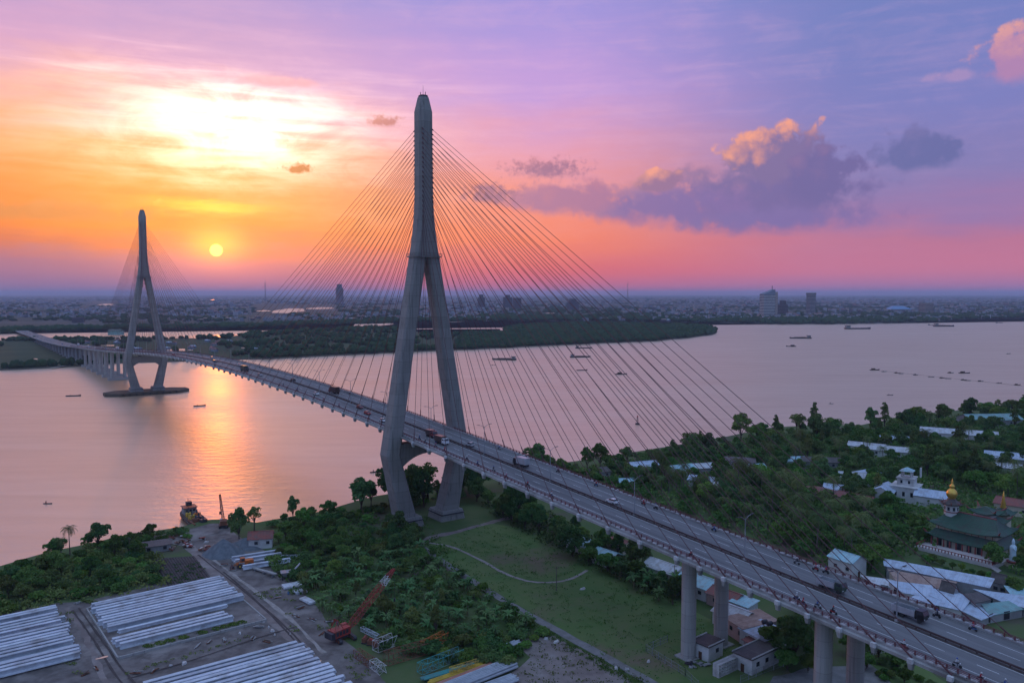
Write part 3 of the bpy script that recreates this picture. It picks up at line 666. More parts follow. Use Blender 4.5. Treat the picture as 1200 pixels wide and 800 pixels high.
def palm_proto(name, h, nf, fl, seed):
    r = random.Random(seed); root = empty(name); lean = (r.uniform(-1, 1), r.uniform(-1, 1))
    top = Vector((lean[0], lean[1], h))
    MB().tube([(0, 0, -.3), (lean[0]*.15, lean[1]*.15, h*.35), (lean[0]*.5, lean[1]*.5, h*.7), top], [.3, .2, .16, .13], 7).build('trunk', 'palm_bark', root)
    V_, F_ = [], []
    for i in range(nf):
        a = i*2.399+r.uniform(-.2, .2); up = 1.1-1.5*(i/nf); L = fl*r.uniform(.85, 1.1)
        d = Vector((math.cos(a), math.sin(a), 0)); sd = Vector((-d.y, d.x, 0)); p = top.copy(); pts = []; ang = up
        for k in range(8):
            pts.append(p.copy()); p = p+(d*math.cos(ang)+Vector((0, 0, math.sin(ang))))*L/7; ang -= .30
        for k in range(7):
            wd = fl*.22*math.sin(math.pi*(k+.9)/8.2)
            for m_ in (0, .5):
                q = pts[k].lerp(pts[k+1], m_); q2 = pts[k].lerp(pts[k+1], m_+.3)
                for sg in (-1, 1):
                    o_ = len(V_); tip = q.lerp(pts[k+1], .8)+sd*sg*wd+Vector((0, 0, -wd*.55))
                    V_ += [tuple(q), tuple(q2), tuple(tip)]; F_.append((o_, o_+1, o_+2))
    v, f = np.array(V_), np.array(F_)
    link('crown', np_mesh('fronds', v, f, 'leaf_palm'), root)
    return tag(root, 'palm', 'palm tree')
def banana_proto(name, h, nl, seed):
    r = random.Random(seed); root = empty(name)
    b = MB()
    stems = [(0, 0, 1.)]+[(r.uniform(-1, 1), r.uniform(-1, 1), r.uniform(.5, .8)) for _ in range(2)]
    for x_, y_, k in stems: b.tube([(x_, y_, -.2), (x_, y_, h*.5*k), (x_*1.05, y_*1.05, h*.62*k)], [.2*k, .15*k, .07*k], 6)
    b.build('stem', 'banana_stem', root)
    b = MB()
    for x_, y_, k in stems:
        for i in range(int(nl*k)+1):
            a = i*2.4+r.uniform(-.4, .4); d = Vector((math.cos(a), math.sin(a), 0)); sd = Vector((-d.y, d.x, 0))
            L = h*.62*k*r.uniform(.8, 1.15); ang = r.uniform(.6, 1.35); p = Vector((x_, y_, h*.55*k)); rows = []
            for j in range(6):
                wd = (.08, .30, .36, .34, .22, .03)[j]*k
                rows.append((p-sd*wd+Vector((0, 0, wd*.35)), p.copy(), p+sd*wd+Vector((0, 0, wd*.35))))
                p = p+(d*math.cos(ang)+Vector((0, 0, math.sin(ang))))*L/5; ang -= r.uniform(.25, .5)
            for j in range(5):
                A, C_ = rows[j], rows[j+1]
                b.add([A[0], A[1], A[2], C_[0], C_[1], C_[2]], [(0, 1, 4, 3), (1, 2, 5, 4)])
    b.build('leaves', 'leaf_banana', root)
    return tag(root, 'banana', 'banana plant')
def shrub_proto(name, h, rx, n, leaf, seed, size=.35):
    r = random.Random(seed); root = empty(name)
    lobes = [(r.uniform(-.5, .5)*rx, r.uniform(-.5, .5)*rx, h*r.uniform(.35, .6), rx*r.uniform(.45, .7), rx*r.uniform(.45, .7), h*r.uniform(.35, .45)) for _ in range(5)]
    v, f = leaf_cloud(lobes, n, size, seed); link('foliage', np_mesh('foliage', v, f, leaf), root)
    b = MB()
    for l in lobes: b.tube([(0, 0, -.1), (l[0]*.6, l[1]*.6, l[2])], [.07, .03], 4)
    b.build('stems', 'bark', root)
    return tag(root, 'shrub', 'shrub')
T = [tree_proto('leafy_tree', 11, 5.4, 4, 9, 2300, 'leaf_mid', 1, low=.12), tree_proto('leafy_tree', 13, 6.2, 4, 10, 2800, 'leaf_dark', 2, low=.14), tree_proto('leafy_tree', 9, 5., 4, 8, 1900, 'leaf_olive', 3, low=.1),
     tree_proto('leafy_tree', 10, 4.8, 4, 8, 1900, 'leaf_bright', 4, low=.12), tree_proto('leafy_tree', 14, 5.2, 4, 10, 2300, 'leaf_dark', 5, low=.2), tree_proto('leafy_tree', 8, 4.6, 4, 8, 1700, 'leaf_mid', 6, low=.08),
     tree_proto('open_tree', 13, 4.6, 4, 9, 620, 'leaf_olive', 7, size=.5, low=.4),
     tree_proto('slender_tree', 15, 2.9, 4, 9, 1300, 'leaf_olive', 8, size=.42, low=.18), tree_proto('spreading_tree', 10, 6.6, 4, 11, 1700, 'leaf_bright', 9, size=.45, low=.42)]
PALM = [palm_proto('coconut_palm', 9.5, 22, 4.3, 11), palm_proto('coconut_palm', 7.5, 20, 4.2, 12), palm_proto('coconut_palm', 11.5, 22, 4.4, 13)]
BAN = [banana_proto('banana_plant', 4.6, 9, 21), banana_proto('banana_plant', 3.8, 8, 22), banana_proto('banana_plant', 5.2, 9, 23)]
SHR = [shrub_proto('shrub', 2.6, 2.4, 520, 'leaf_mid', 31), shrub_proto('shrub', 3.2, 2.8, 620, 'leaf_dark', 32), shrub_proto('shrub', 2.2, 2.6, 520, 'leaf_bright', 33), shrub_proto('shrub', 2.8, 2.6, 480, 'leaf_olive', 34)]
USED = set()
BUSY = []                                              # (x, y, radius) where nothing may grow
def plant(protos, x_, y_, label, group, sc=1., z=2.5):
    p = rng.choice(protos); k = sc*rng.uniform(.66, 1.22); rz = rng.uniform(0, 6.28); s3 = (k*rng.uniform(.82, 1.16), k*rng.uniform(.82, 1.16), k*rng.uniform(.82, 1.2))
    if p not in USED:
        USED.add(p); p.location = (x_, y_, z); p.rotation_euler.z = rz; p.scale = s3; p['label'] = label; p['group'] = group; return p
    return copy_tree(p, (x_, y_, z), rz, s3, label, group)
def spots(poly_px, n, dmin, tries=30, z=2.5, clear=0.):
    P = pxs(poly_px, z); xs = [p.x for p in P]; ys = [p.y for p in P]; out = []
    for _ in range(n*tries*2):
        q = (rng.uniform(min(xs), max(xs)), rng.uniform(min(ys), max(ys)))
        if not inside(q, P): continue
        if any((q[0]-a)**2+(q[1]-c_)**2 < dmin*dmin for a, c_ in out): continue
        if any((q[0]-a)**2+(q[1]-c_)**2 < (r_+clear)**2 for a, c_, r_ in BUSY): continue
        out.append(q)
        if len(out) >= n: break
    return out

# ================================================================== buildings
def house(name, label, c, w_, d_, h_, ang, roof='gable', rm='roof_pale', wm='wall_white', rise=1.8, over=.5, cat='house', group=None, nwin=2):
    """w_ along local x (ridge), d_ across"""
    r = tag(empty(name, (c[0], c[1], 2.5), R(ang)), label, cat, group)
    BUSY.append((c[0], c[1], max(w_, d_)*.5+1.))
    wl = MB(); hw, hd = w_/2, d_/2
    if roof == 'gable':
        wl.loft([[(-hw, y, z) for y, z in ((-hd, -.2), (hd, -.2), (hd, h_), (0, h_+rise), (-hd, h_))], [(hw, y, z) for y, z in ((-hd, -.2), (hd, -.2), (hd, h_), (0, h_+rise), (-hd, h_))]])
    elif roof == 'shed':
        wl.hexa([(-hw, -hd, -.2), (hw, -hd, -.2), (hw, hd, -.2), (-hw, hd, -.2)], [(-hw, -hd, h_), (hw, -hd, h_), (hw, hd, h_+rise), (-hw, hd, h_+rise)])
    else:
        wl.box((0, 0, h_/2-.1), (w_, d_, h_+.2))
    wall = wl.build('wall', wm, r)
    if roof == 'gable':
        sl_ = rise/hd
        for q in (-1, 1):
            b = MB(); e = hd+over
            lo, hi = h_-over*sl_+.06, h_+rise+.06
            bt = [(-hw-over, q*e, lo), (hw+over, q*e, lo), (hw+over, 0, hi), (-hw-over, 0, hi)]
            if q > 0: bt = bt[::-1]
            b.hexa(bt, [(x_, y_, z_+.12) for x_, y_, z_ in bt]); b.build('roof_slope', rm, r)
        MB().box((0, 0, h_+rise+.2), (w_+2*over, .35, .12)).build('ridge_cap', rm, r)
    elif roof == 'shed':
        bt = [(-hw-over, -hd-over, h_-over*rise/d_+.04), (hw+over, -hd-over, h_-over*rise/d_+.04), (hw+over, hd+over, h_+rise+over*rise/d_+.04), (-hw-over, hd+over, h_+rise+over*rise/d_+.04)]
        MB().hexa(bt, [(x_, y_, z_+.12) for x_, y_, z_ in bt]).build('roof', rm, r)
    elif roof == 'hip':
        e = over; k = max(.0, hw-hd)
        MB().loft([[(-hw-e, -hd-e, h_), (hw+e, -hd-e, h_), (hw+e, hd+e, h_), (-hw-e, hd+e, h_)], [(-k-.05, -.1, h_+rise), (k+.05, -.1, h_+rise), (k+.05, .1, h_+rise), (-k-.05, .1, h_+rise)]]).build('roof', rm, r)
    else:
        rf = MB().box((0, 0, h_+.16), (w_+.7, d_+.7, .3)).build('roof', rm, r)
        for q in (-1, 1): MB().box((0, q*(hd+.2), h_+.45), (w_+.7, .2, .28)).build('parapet', wm, rf)
    for q in (-1, 1):
        for i in range(nwin):
            x_ = -hw+w_*(i+.5)/nwin+.6
            wn = MB().box((x_, q*(hd+.03), h_*.58), (1.2, .1, 1.1)).build('window', 'window_dark', r)
            MB().box((x_, q*(hd+.07), h_*.58-.62), (1.4, .18, .1)).build('sill', wm, wn)
        MB().box((q*(hw+.03), 0, 1.05), (.1, 1., 2.1)).build('door', 'door_wood', r)
    return r
def hat(u, v, z=6.): p = at(u, v, z); return (p.x, p.y)
# houses among the trees between the bridge and the river, and right of it
HS = [ # u, v, width, depth, height, angle, roof, roof material, wall, label
 (753, 543, 16, 9, 3.6, 20, 'gable', 'roof_blue', 'wall_grey', 'long pale blue roofed shed at the water edge past the road deck'),
 (798, 547, 13, 9, 3.8, 25, 'gable', 'roof_cyan', 'wall_white', 'bright cyan roofed house in the riverside hamlet'),
 (820, 545, 17, 8, 3.6, 15, 'gable', 'roof_pale', 'wall_grey', 'long white roofed house beside the bright cyan one in the hamlet'),
 (867, 538, 16, 9, 4.0, -15, 'shed', 'roof_dark', 'wall_grey', 'dark grey shed roof at the hamlet edge nearest the river'),
 (876, 546, 18, 8, 3.6, 10, 'gable', 'roof_cyan', 'wall_white', 'long pale turquoise roofed house behind the hamlet palms'),
 (823, 560, 12, 8, 3.4, -30, 'gable', 'roof_blue', 'wall_white', 'small blue roofed house below the white roofed hamlet house'),
 (843, 567, 9, 7, 3.2, -60, 'shed', 'roof_pale', 'wall_white', 'small white shed roof low among bushes in the hamlet'),
 (700, 550, 11, 8, 3.4, 30, 'gable', 'roof_dark', 'wall_grey', 'grey roofed hut by the shore just past the bridge railing'),
 (735, 562, 9, 7, 3.2, 10, 'gable', 'roof_cyan', 'wall_grey', 'little cyan roofed hut between the railing and the hamlet'),
 (930, 537, 12, 8, 3.4, 10, 'gable', 'roof_cyan', 'wall_white', 'small turquoise roof sunk in the palms behind the hamlet'),
 (962, 538, 20, 9, 3.8, -10, 'gable', 'roof_dark', 'wall_grey', 'long dull grey roof among the palms near the shore'),
 (1001, 556, 14, 9, 3.8, -20, 'gable', 'roof_pale', 'wall_white', 'white roofed house in the middle of the forest'),
 (1016, 552, 12, 9, 4.2, 30, 'hip', 'roof_blue', 'wall_white', 'pale blue hipped roof next to the white house in the forest'),
 (1016, 521, 20, 9, 4., -35, 'gable', 'roof_pale', 'wall_white', 'white roofed longhouse by the shore trees'),
 (1040, 525, 24, 10, 4., -30, 'gable', 'roof_pale', 'wall_white', 'longest white roof beside the shoreline trees'),
 (1048, 513, 16, 9, 4., -20, 'gable', 'roof_blue', 'wall_white', 'bluish roof close to the river behind the longest white roof'),
 (1123, 506, 44, 12, 4., -28, 'gable', 'roof_pale', 'wall_white', 'very long whitish roof in the far right riverside trees'),
 (1160, 489, 40, 16, 5., 5, 'gable', 'roof_teal', 'wall_grey', 'big dull teal roof beside the shore at the picture edge'),
 (1186, 534, 26, 12, 4.5, -30, 'gable', 'roof_blue', 'wall_white', 'blue and white shed roofs at the right border of the forest'),
 (1178, 545, 18, 9, 4., -30, 'shed', 'roof_pale', 'wall_white', 'white lean-to roof below the blue sheds at the right border'),
 (958, 573, 13, 10, 4., -40, 'hip', 'roof_red', 'wall_cream', 'maroon hipped roof house in the forest above the bridge deck'),
 (981, 570, 11, 8, 3.8, -30, 'gable', 'roof_blue', 'wall_white', 'pale blue roof joined to the maroon roofed house'),
 (1003, 581, 16, 8, 3.6, -50, 'gable', 'roof_red', 'wall_pink', 'second reddish roof half hidden by trees before the white chapel'),
 (684, 633, 10, 8, 3.4, -50, 'gable', 'roof_cyan', 'wall_white', 'light cyan roof in the tree belt beside the grass field'),
 (712, 647, 9, 7, 3.4, -50, 'gable', 'roof_cyan', 'wall_white', 'second light cyan roof in the tree belt, nearer the tall pier'),
 (727, 633, 8, 6, 3.2, -50, 'gable', 'roof_red', 'wall_cream', 'small brick red roof tucked under the deck edge'),
 (780, 662, 13, 8, 3.6, -52, 'gable', 'roof_pale', 'wall_white', 'white roofed house directly behind the first tall pier'),
 (820, 678, 12, 9, 4., -52, 'gable', 'roof_cyan', 'wall_white', 'white and cyan roofed house seen between the twin piers'),
 (852, 694, 10, 7, 3.6, -52, 'gable', 'roof_red', 'wall_pink', 'dark red roofed house under the bridge behind the pier'),
 (872, 703, 6, 5, 3.8, -52, 'shed', 'roof_cyan', 'wall_white', 'little turquoise lean-to beside the dark red roofed house'),
 (862, 715, 10, 8, 3.8, -52, 'gable', 'roof_pale', 'wall_white', 'white gabled house under the bridge, joined to the rusty roof'),
 (880, 724, 8, 11, 4.4, -70, 'shed', 'roof_rust', 'wall_pink', 'house with peach rusty tin roof and two small windows'),
 (894, 737, 9, 8, 4.2, -62, 'shed', 'roof_blue', 'wall_white', 'house with flat pale blue roof carrying black tanks'),
 (893, 751, 8, 5, 3.0, -60, 'shed', 'roof_red', 'wall_pink', 'small red lean-to below the pale blue flat roof'),
 (993, 651, 9, 8, 5.6, -58, 'gable', 'roof_cyan', 'wall_white', 'white house with sky blue roof right beside the road deck'),
 (1190, 588, 14, 10, 4.5, -45, 'gable', 'roof_red', 'wall_cream', 'pinkish red roof at the picture edge behind the temple'),
]
for (u, v, a, b_, c_, an, rf, rm, wm, lb) in HS:
    house('village_house' if 'house' in lb else 'tin_roof_shed', lb, hat(u, v, 2.5+c_+.6), a, b_, c_, an, rf, rm, wm, rise=b_*.2 if rf != 'shed' else .7, cat='house')
# water tanks on the pale blue roof
for k, (u, v) in enumerate([(896, 731.5), (902, 733.5)]):
    p = at(u, v, 8.1); t_ = tag(empty('water_tank', p, R(20)), 'black water tank lying on the pale blue flat roof, %s the deck' % ('nearer' if k else 'farther from'), 'water tank', 'rooftop water tanks')
    MB().tube([(-.8, 0, .85), (-.65, 0, .85), (.65, 0, .85), (.8, 0, .85)], [.35, .6, .6, .35], 10).build('drum', 'steel_dark', t_)
    for q in (-.5, .5): MB().box((q, 0, .15), (.15, 1., .45)).build('cradle', 'steel_grey', t_)
# big tin roofed workshops beside the deck
def roof_quad(label, q, rm, wm='wall_grey', th=.18, name='workshop_shed'):
    P = [at(u, v, z) for u, v, z in q]; c = sum(P, Vector())/4
    d = (P[1]-P[0]); an = math.atan2(d.y, d.x)
    r = tag(empty(name, (c.x, c.y, 2.5), an), label, 'shed', 'tin roofed workshops beside the temple')
    Mi = Matrix.Rotation(-an, 3, 'Z'); L = [Mi @ (p-Vector((c.x, c.y, 2.5))) for p in P]
    n = (L[1]-L[0]).cross(L[2]-L[1])
    if n.z < 0: L = L[::-1]
    MB().hexa(L, [(p.x, p.y, p.z+th) for p in L]).build('roof', rm, r)
    In = [Vector((p.x*.94, p.y*.94, p.z-.12)) for p in L]
    MB().hexa([(p.x, p.y, -.2) for p in In], In).build('wall', wm, r)
    for i in range(4):
        mid_ = (In[i]+In[(i+1) % 4])/2; dd = (In[(i+1) % 4]-In[i]).normalized(); nn = Vector((dd.y, -dd.x, 0))
        MB().box((mid_.x+nn.x*.05, mid_.y+nn.y*.05, 1.5), (2.2, .12, 2.4), rz=math.atan2(dd.y, dd.x)).build('doorway', 'window_dark', r)
    BUSY.append((c.x, c.y, max((P[1]-P[0]).length, (P[2]-P[1]).length)*.5))
roof_quad('longest sky blue tin roof, just below the temple terrace', [(1036, 663, 7.), (1160, 689, 7.2), (1166, 678, 8.6), (1034, 654, 8.4)], 'roof_blue')
roof_quad('beige grey tin roof under the longest blue one', [(1050, 681, 6.2), (1112, 692, 6.2), (1122, 682, 7.), (1040, 667, 7.)], 'roof_rust', 'wall_cream')
roof_quad('blue tin roof with white front wall near the deck railing', [(1058, 695, 5.6), (1100, 701, 5.8), (1092, 686, 6.6), (1040, 680, 6.6)], 'roof_blue', 'wall_white')
roof_quad('small blue lean-to roof closest to the deck railing', [(1022, 684, 4.8), (1052, 690, 4.8), (1050, 680, 5.6), (1008, 674, 5.6)], 'roof_pale')
roof_quad('wide bright blue roof tilted towards the road deck', [(1150, 727, 4.6), (1176, 716, 4.8), (1112, 690, 6.2), (1088, 697, 6.0)], 'roof_blue')
roof_quad('broad pale blue roof in the middle of the workshops', [(1064, 702, 5.2), (1128, 716, 5.2), (1140, 700, 6.4), (1088, 688, 6.4)], 'roof_blue', 'wall_white')
roof_quad('dark brown patched roof between the blue workshop roofs', [(1143, 707, 6.6), (1162, 703, 6.6), (1146, 694, 7.1), (1130, 696, 7.1)], 'roof_dark')
roof_quad('greenish pale roof at the lower end of the workshops', [(1160, 722, 4.6), (1200, 714, 4.8), (1182, 704, 5.8), (1150, 708, 5.8)], 'roof_teal')
roof_quad('blue roof beyond the steep dark gable', [(1176, 706, 5.2), (1215, 716, 5.2), (1212, 700, 6.2), (1140, 690, 6.2)], 'roof_blue')
roof_quad('turquoise roof of the workshop at the picture edge', [(1188, 702, 5.4), (1230, 712, 5.4), (1230, 694, 6.6), (1176, 686, 6.6)], 'roof_cyan')
for (u, v, lb) in [(1112, 690, 'left of two steep dark gables rising from the blue roofs'), (1171, 680, 'steep dark gable at the end of the longest blue roof')]:
    house('gabled_dormer_house', lb, hat(u, v, 7.), 4, 3.6, 4.2, -50, 'gable', 'roof_dark', 'wall_grey', rise=2.4, over=.2)

# temple: terrace, two tiers of green hipped roof with swept corners, drum with a golden onion top
TC = Vector((170.5, 290., 2.5)); TA = R(-53)
tmp = tag(empty('pagoda_temple', TC, TA), 'temple with two tiers of green tiled roof and golden onion top', 'temple')
tmp.scale = (.92, .92, 1.)
BUSY += [(171, 290.5, 15), (163, 284, 11)]
def swept_roof(b, hx, hy, z0, hx2, hy2, z1, lift=1.6, n=8):
    """hip roof whose eave rises towards the corners"""
    def ring(ax, ay, z, lf):
        out = []
        for (x0, y0, x1, y1) in ((-ax, -ay, ax, -ay), (ax, -ay, ax, ay), (ax, ay, -ax, ay), (-ax, ay, -ax, -ay)):
            for k in range(n):
                u = k/n; c_ = abs(2*u-1)**3
                out.append((x0+(x1-x0)*u+(.9*c_*lf*(1 if (x0+(x1-x0)*u) > 0 else -1) if lf else 0)*.5, y0+(y1-y0)*u+(.9*c_*lf*(1 if (y0+(y1-y0)*u) > 0 else -1) if lf else 0)*.5, z+c_*lf))
        return out
    b.loft([ring(hx, hy, z0-.25, lift), ring(hx, hy, z0, lift), ring(hx*.6+hx2*.4, hy*.6+hy2*.4, z0+(z1-z0)*.3, lift*.3), ring(hx2, hy2, z1, 0)])
def corner_horns(parent, hx, hy, z, lift=1.6):
    for sx in (-1, 1):
        for sy in (-1, 1):
            MB().tube([(sx*(hx-3.2), sy*(hy-3.2), z+1.15), (sx*(hx-.9), sy*(hy-.9), z+.75), (sx*(hx+.3), sy*(hy+.3), z+lift+.15), (sx*(hx+.9), sy*(hy+.9), z+lift+1.2)], [.3, .34, .3, .1], 6).build('ridge_horn', 'temple_red', parent)
# local x runs along the long front (towards the viewer's right), local -y faces the viewer
MB().box((0, -2.6, .3), (30, 27, 1.5)).build('podium', 'terrace', tmp)
tr_ = MB().box((0, -12.2, 1.1), (29, 7.5, .5)).build('terrace_floor', 'terrace', tmp)
for yy in (-15.9,):
    MB().box((0, yy, 2.25), (29, .25, .22)).build('balustrade_rail', 'temple_red', tr_)
    for i in range(24): MB().box((-14.2+i*1.235, yy, 1.75), (.28, .28, 1.0)).build('baluster', 'temple_red', tr_)
for q in (-1, 1):
    MB().box((q*14.5, -12.2, 2.25), (.25, 7.4, .22)).build('balustrade_rail', 'temple_red', tr_)
    for i in range(6): MB().box((q*14.5, -15.4+i*1.25, 1.75), (.28, .28, 1.0)).build('baluster', 'temple_red', tr_)
st_ = empty('front_stairs', (13, -17, 0), 0, tmp)
for i in range(8): MB().box((1.6+i*.35, 0, 1.1-i*.17), (.4, 3.2, .3)).build('step', 'terrace', st_)
MB().box((0, 0, 2.6), (24, 13.5, 3.6)).build('lower_hall', 'wall_cream', tmp)
for q in (-1, 1):
    for i in range(11): MB().lathe([(.32, .9), (.28, 4.3)], 8, (-12+i*2.4, q*8.2, 0)).build('column', 'temple_red', tmp)
for i in range(6): MB().box((-9.5+i*3.8, -6.8, 2.4), (1.8, .12, 2.6)).build('doorway', 'window_dark', tmp)
b = MB(); swept_roof(b, 13.8, 8.7, 4.2, 11.4, 6.4, 7.4); rf = b.build('lower_roof', 'tile_green', tmp); corner_horns(rf, 13.8, 8.7, 4.2)
MB().box((0, 0, 8.1), (22.6, 12.6, 1.5)).build('clerestory', 'wall_cream', tmp)
for i in range(9): MB().box((-10.2+i*2.55, -6.36, 8.1), (.22, .14, 1.4)).build('pilaster', 'temple_red', tmp)
b = MB(); swept_roof(b, 13., 8.2, 8.6, 8.8, .5, 13.4); rf = b.build('upper_roof', 'tile_green', tmp); corner_horns(rf, 13., 8.2, 8.6)
MB().box((0, 0, 13.5), (17.8, .6, .5)).build('ridge', 'temple_red', rf)
tw = MB().lathe([(2.7, 11.0), (2.7, 15.8)], 8, (-8, -.5, 0), ph=math.pi/8).build('drum', 'wall_white', tmp)
MB().lathe([(2.85, 13.2), (2.85, 13.55)], 8, (-8, -.5, 0), ph=math.pi/8).build('band', 'temple_red', tw)
for k in range(8):
    a = k*math.pi/4
    MB().box((-8+math.cos(a)*2.52, -.5+math.sin(a)*2.52, 14.6), (.1, .9, 1.3), rz=a).build('window', 'window_dark', tw)
dr = MB().lathe([(4.3, 16.4), (3.9, 16.15), (4.0, 16.5), (2.6, 17.0), (1.7, 17.9), (1.6, 18.2)], 8, (-8, -.5, 0), ph=math.pi/8).build('drum_roof', 'roof_dark', tmp)
for k in range(8):
    a = k*math.pi/4+math.pi/8
    MB().tube([(-8+math.cos(a)*3., -.5+math.sin(a)*3., 17.), (-8+math.cos(a)*4.1, -.5+math.sin(a)*4.1, 16.6), (-8+math.cos(a)*4.9, -.5+math.sin(a)*4.9, 17.5)], [.14, .16, .05], 5).build('horn', 'temple_red', dr)
MB().lathe([(1.3, 17.9), (1.2, 18.3), (1.75, 18.9), (2.1, 19.7), (2.05, 20.5), (1.6, 21.3), (.9, 21.9), (.75, 22.2), (1.0, 22.6), (.95, 23.1), (.5, 23.6), (.35, 24.1), (.42, 24.5), (.2, 25.), (.05, 25.9)], 18, (-8, -.5, 0)).build('golden_onion', 'gold', tmp, smooth=True)
# second pavilion beside it, with a spire
pv = tag(empty('temple_pavilion', (184, 304, 2.5), TA), 'smaller green roofed temple pavilion with thin golden spire', 'temple'); BUSY.append((185, 305, 9))
MB().box((0, 0, 3.5), (9, 8, 7.4)).build('wall', 'wall_cream', pv)
b = MB(); swept_roof(b, 6.2, 5.6, 7.2, 3.2, 2.8, 9.2); q_ = b.build('lower_roof', 'tile_green', pv); corner_horns(q_, 6.2, 5.6, 7.2, 1.4)
MB().box((0, 0, 9.8), (6, 5.2, 1.6)).build('upper_wall', 'wall_white', pv)
b = MB(); swept_roof(b, 4.6, 4.2, 10.6, .6, .5, 12.8); q_ = b.build('upper_roof', 'tile_green', pv); corner_horns(q_, 4.6, 4.2, 10.6, 1.4)
sp_ = empty('side_tower', (2.2, 9.6, 0), 0, pv)
MB().box((0, 0, 4.5), (4.4, 4.4, 9.4)).build('tower_wall', 'wall_cream', sp_)
b = MB(); swept_roof(b, 3.4, 3.4, 9., .9, .9, 11.2, 1.1, 6); b.build('tower_roof', 'tile_green', sp_)
MB().lathe([(1., 11.), (1.1, 11.6), (.8, 12.6), (.9, 13.), (.55, 14.2), (.6, 14.6), (.3, 16.2), (.05, 18.)], 12).build('golden_spire', 'gold', sp_, smooth=True)
# statue on a lotus pedestal
sx, sy = hat(1187, 651, 6.)
stt = tag(empty('statue', (sx, sy, 2.5), R(-120)), 'pale blue standing robed statue on a red lotus pedestal by the temple', 'statue'); BUSY.append((sx, sy, 5))
MB().lathe([(2.6, -.2), (2.6, .5), (2.2, .5), (2.2, 1.)], 16).build('plinth', 'wall_cream', stt)
MB().lathe([(1.3, 1.), (1.9, 1.3), (2., 1.7), (1.5, 1.9)], 16).build('lotus_base', 'temple_red', stt)
MB().lathe([(1.3, 1.85), (1.25, 2.2), (1.0, 4.), (.95, 5.), (1.1, 6.2), (1.05, 6.9), (.55, 7.4), (.36, 7.6), (.5, 8.), (.52, 8.5), (.45, 8.8), (.3, 9.3), (.08, 9.7)], 14).build('robed_figure', 'statue_white', stt, smooth=True)
for q in (-1, 1): MB().tube([(q*1., 0, 6.9), (q*1.15, .35, 5.8), (q*.5, .95, 5.9)], [.32, .28, .18], 8).build('sleeve', 'statue_white', stt, smooth=True)
# white chapel behind the temple
cx, cy = hat(1062, 572, 8)
ch = tag(empty('chapel', (cx, cy, 2.5), R(-38)), 'white chapel with stepped square tower and pale gabled wings', 'chapel'); BUSY += [(cx, cy, 11), (cx+8, cy-6, 8)]
MB().box((0, 0, 3.4), (11, 11, 7.2)).build('base_block', 'wall_white', ch)
MB().box((0, 0, 7.15), (11.8, 11.8, .4)).build('cornice', 'wall_white', ch)
MB().box((0, 1, 8.9), (7, 7, 3.2)).build('middle_block', 'wall_white', ch)
MB().box((0, 1, 10.6), (7.8, 7.8, .4)).build('cornice', 'wall_white', ch)
for sx_ in (-1, 1):
    for sy_ in (-1, 1): MB().box((sx_*1.9, 1+sy_*1.9, 12.2), (.6, .6, 2.9)).build('belfry_post', 'wall_white', ch)
MB().loft([[(-2.9, -1.9, 13.6), (2.9, -1.9, 13.6), (2.9, 3.9, 13.6), (-2.9, 3.9, 13.6)], [(-.2, .8, 15.2), (.2, .8, 15.2), (.2, 1.2, 15.2), (-.2, 1.2, 15.2)]]).build('belfry_roof', 'roof_cyan', ch)
MB().box((5.2, 3.5, 13), (.7, .7, 4.5)).build('chimney', 'wall_white', ch)
for q in (-1, 1):
    for i in range(3): MB().box((-3.4+3.4*i, q*5.53, 4.), (1.1, .12, 2.)).build('window', 'window_dark', ch)
    for i in range(2): MB().box((-1.6+3.2*i, 1+q*3.53, 9.), (.9, .12, 1.4)).build('window', 'window_dark', ch)
for k, (x_, y_, an) in enumerate([(12, -4, 0), (-8, -6, 90)]):
    wg = empty('wing', (x_, y_, 0), R(an), ch)
    MB().loft([[(-7, y, z) for y, z in ((-4.5, -.2), (4.5, -.2), (4.5, 5), (0, 7.2), (-4.5, 5))], [(7, y, z) for y, z in ((-4.5, -.2), (4.5, -.2), (4.5, 5), (0, 7.2), (-4.5, 5))]]).build('wall', 'wall_white', wg)
    for q in (-1, 1):
        bt = [(-7.4, q*5.1, 4.8), (7.4, q*5.1, 4.8), (7.4, 0, 7.3), (-7.4, 0, 7.3)]
        if q > 0: bt = bt[::-1]
        MB().hexa(bt, [(a, c_, d+.14) for a, c_, d in bt]).build('roof_slope', 'roof_blue', wg)

# service buildings at the foot of the first pier
h1 = house('pump_house', 'pale blue-white pump house with dark flat roof at the pier foot', tuple(at(829, 768, 2.5)[:2]), 6.2, 5.2, 4., 40, 'flat', 'roof_dark', 'wall_white', cat='hut', nwin=1)
h2 = house('service_building', 'low white service building with black flat roof and block stacks', tuple(at(886, 779, 2.5)[:2]), 11.5, 5.5, 4., 38, 'flat', 'roof_dark', 'wall_white', cat='building', nwin=3)
# stacks of hollow concrete blocks in front of it
o0 = at(842, 793, 2.5)
blk = MB()
for s_ in (-1, 1): blk.box((0, 0, .4+s_*.34), (.92, .9, .12)); blk.box((s_*.39, 0, .4), (.14, .9, .56))
blk_me = blk.mesh('block', 'wall_white')
for i in range(9):
    for j in range(2):
        for k in range(4):
            o = link('hollow_block', blk_me, None, o0+U*(i*1.0)+V*(j*1.02-1.)+Vector((0, 0, k*.83)), R(38))
            tag(o, 'hollow grey concrete block in the stack beside the service building', 'concrete block', 'stacked hollow blocks by the service building')
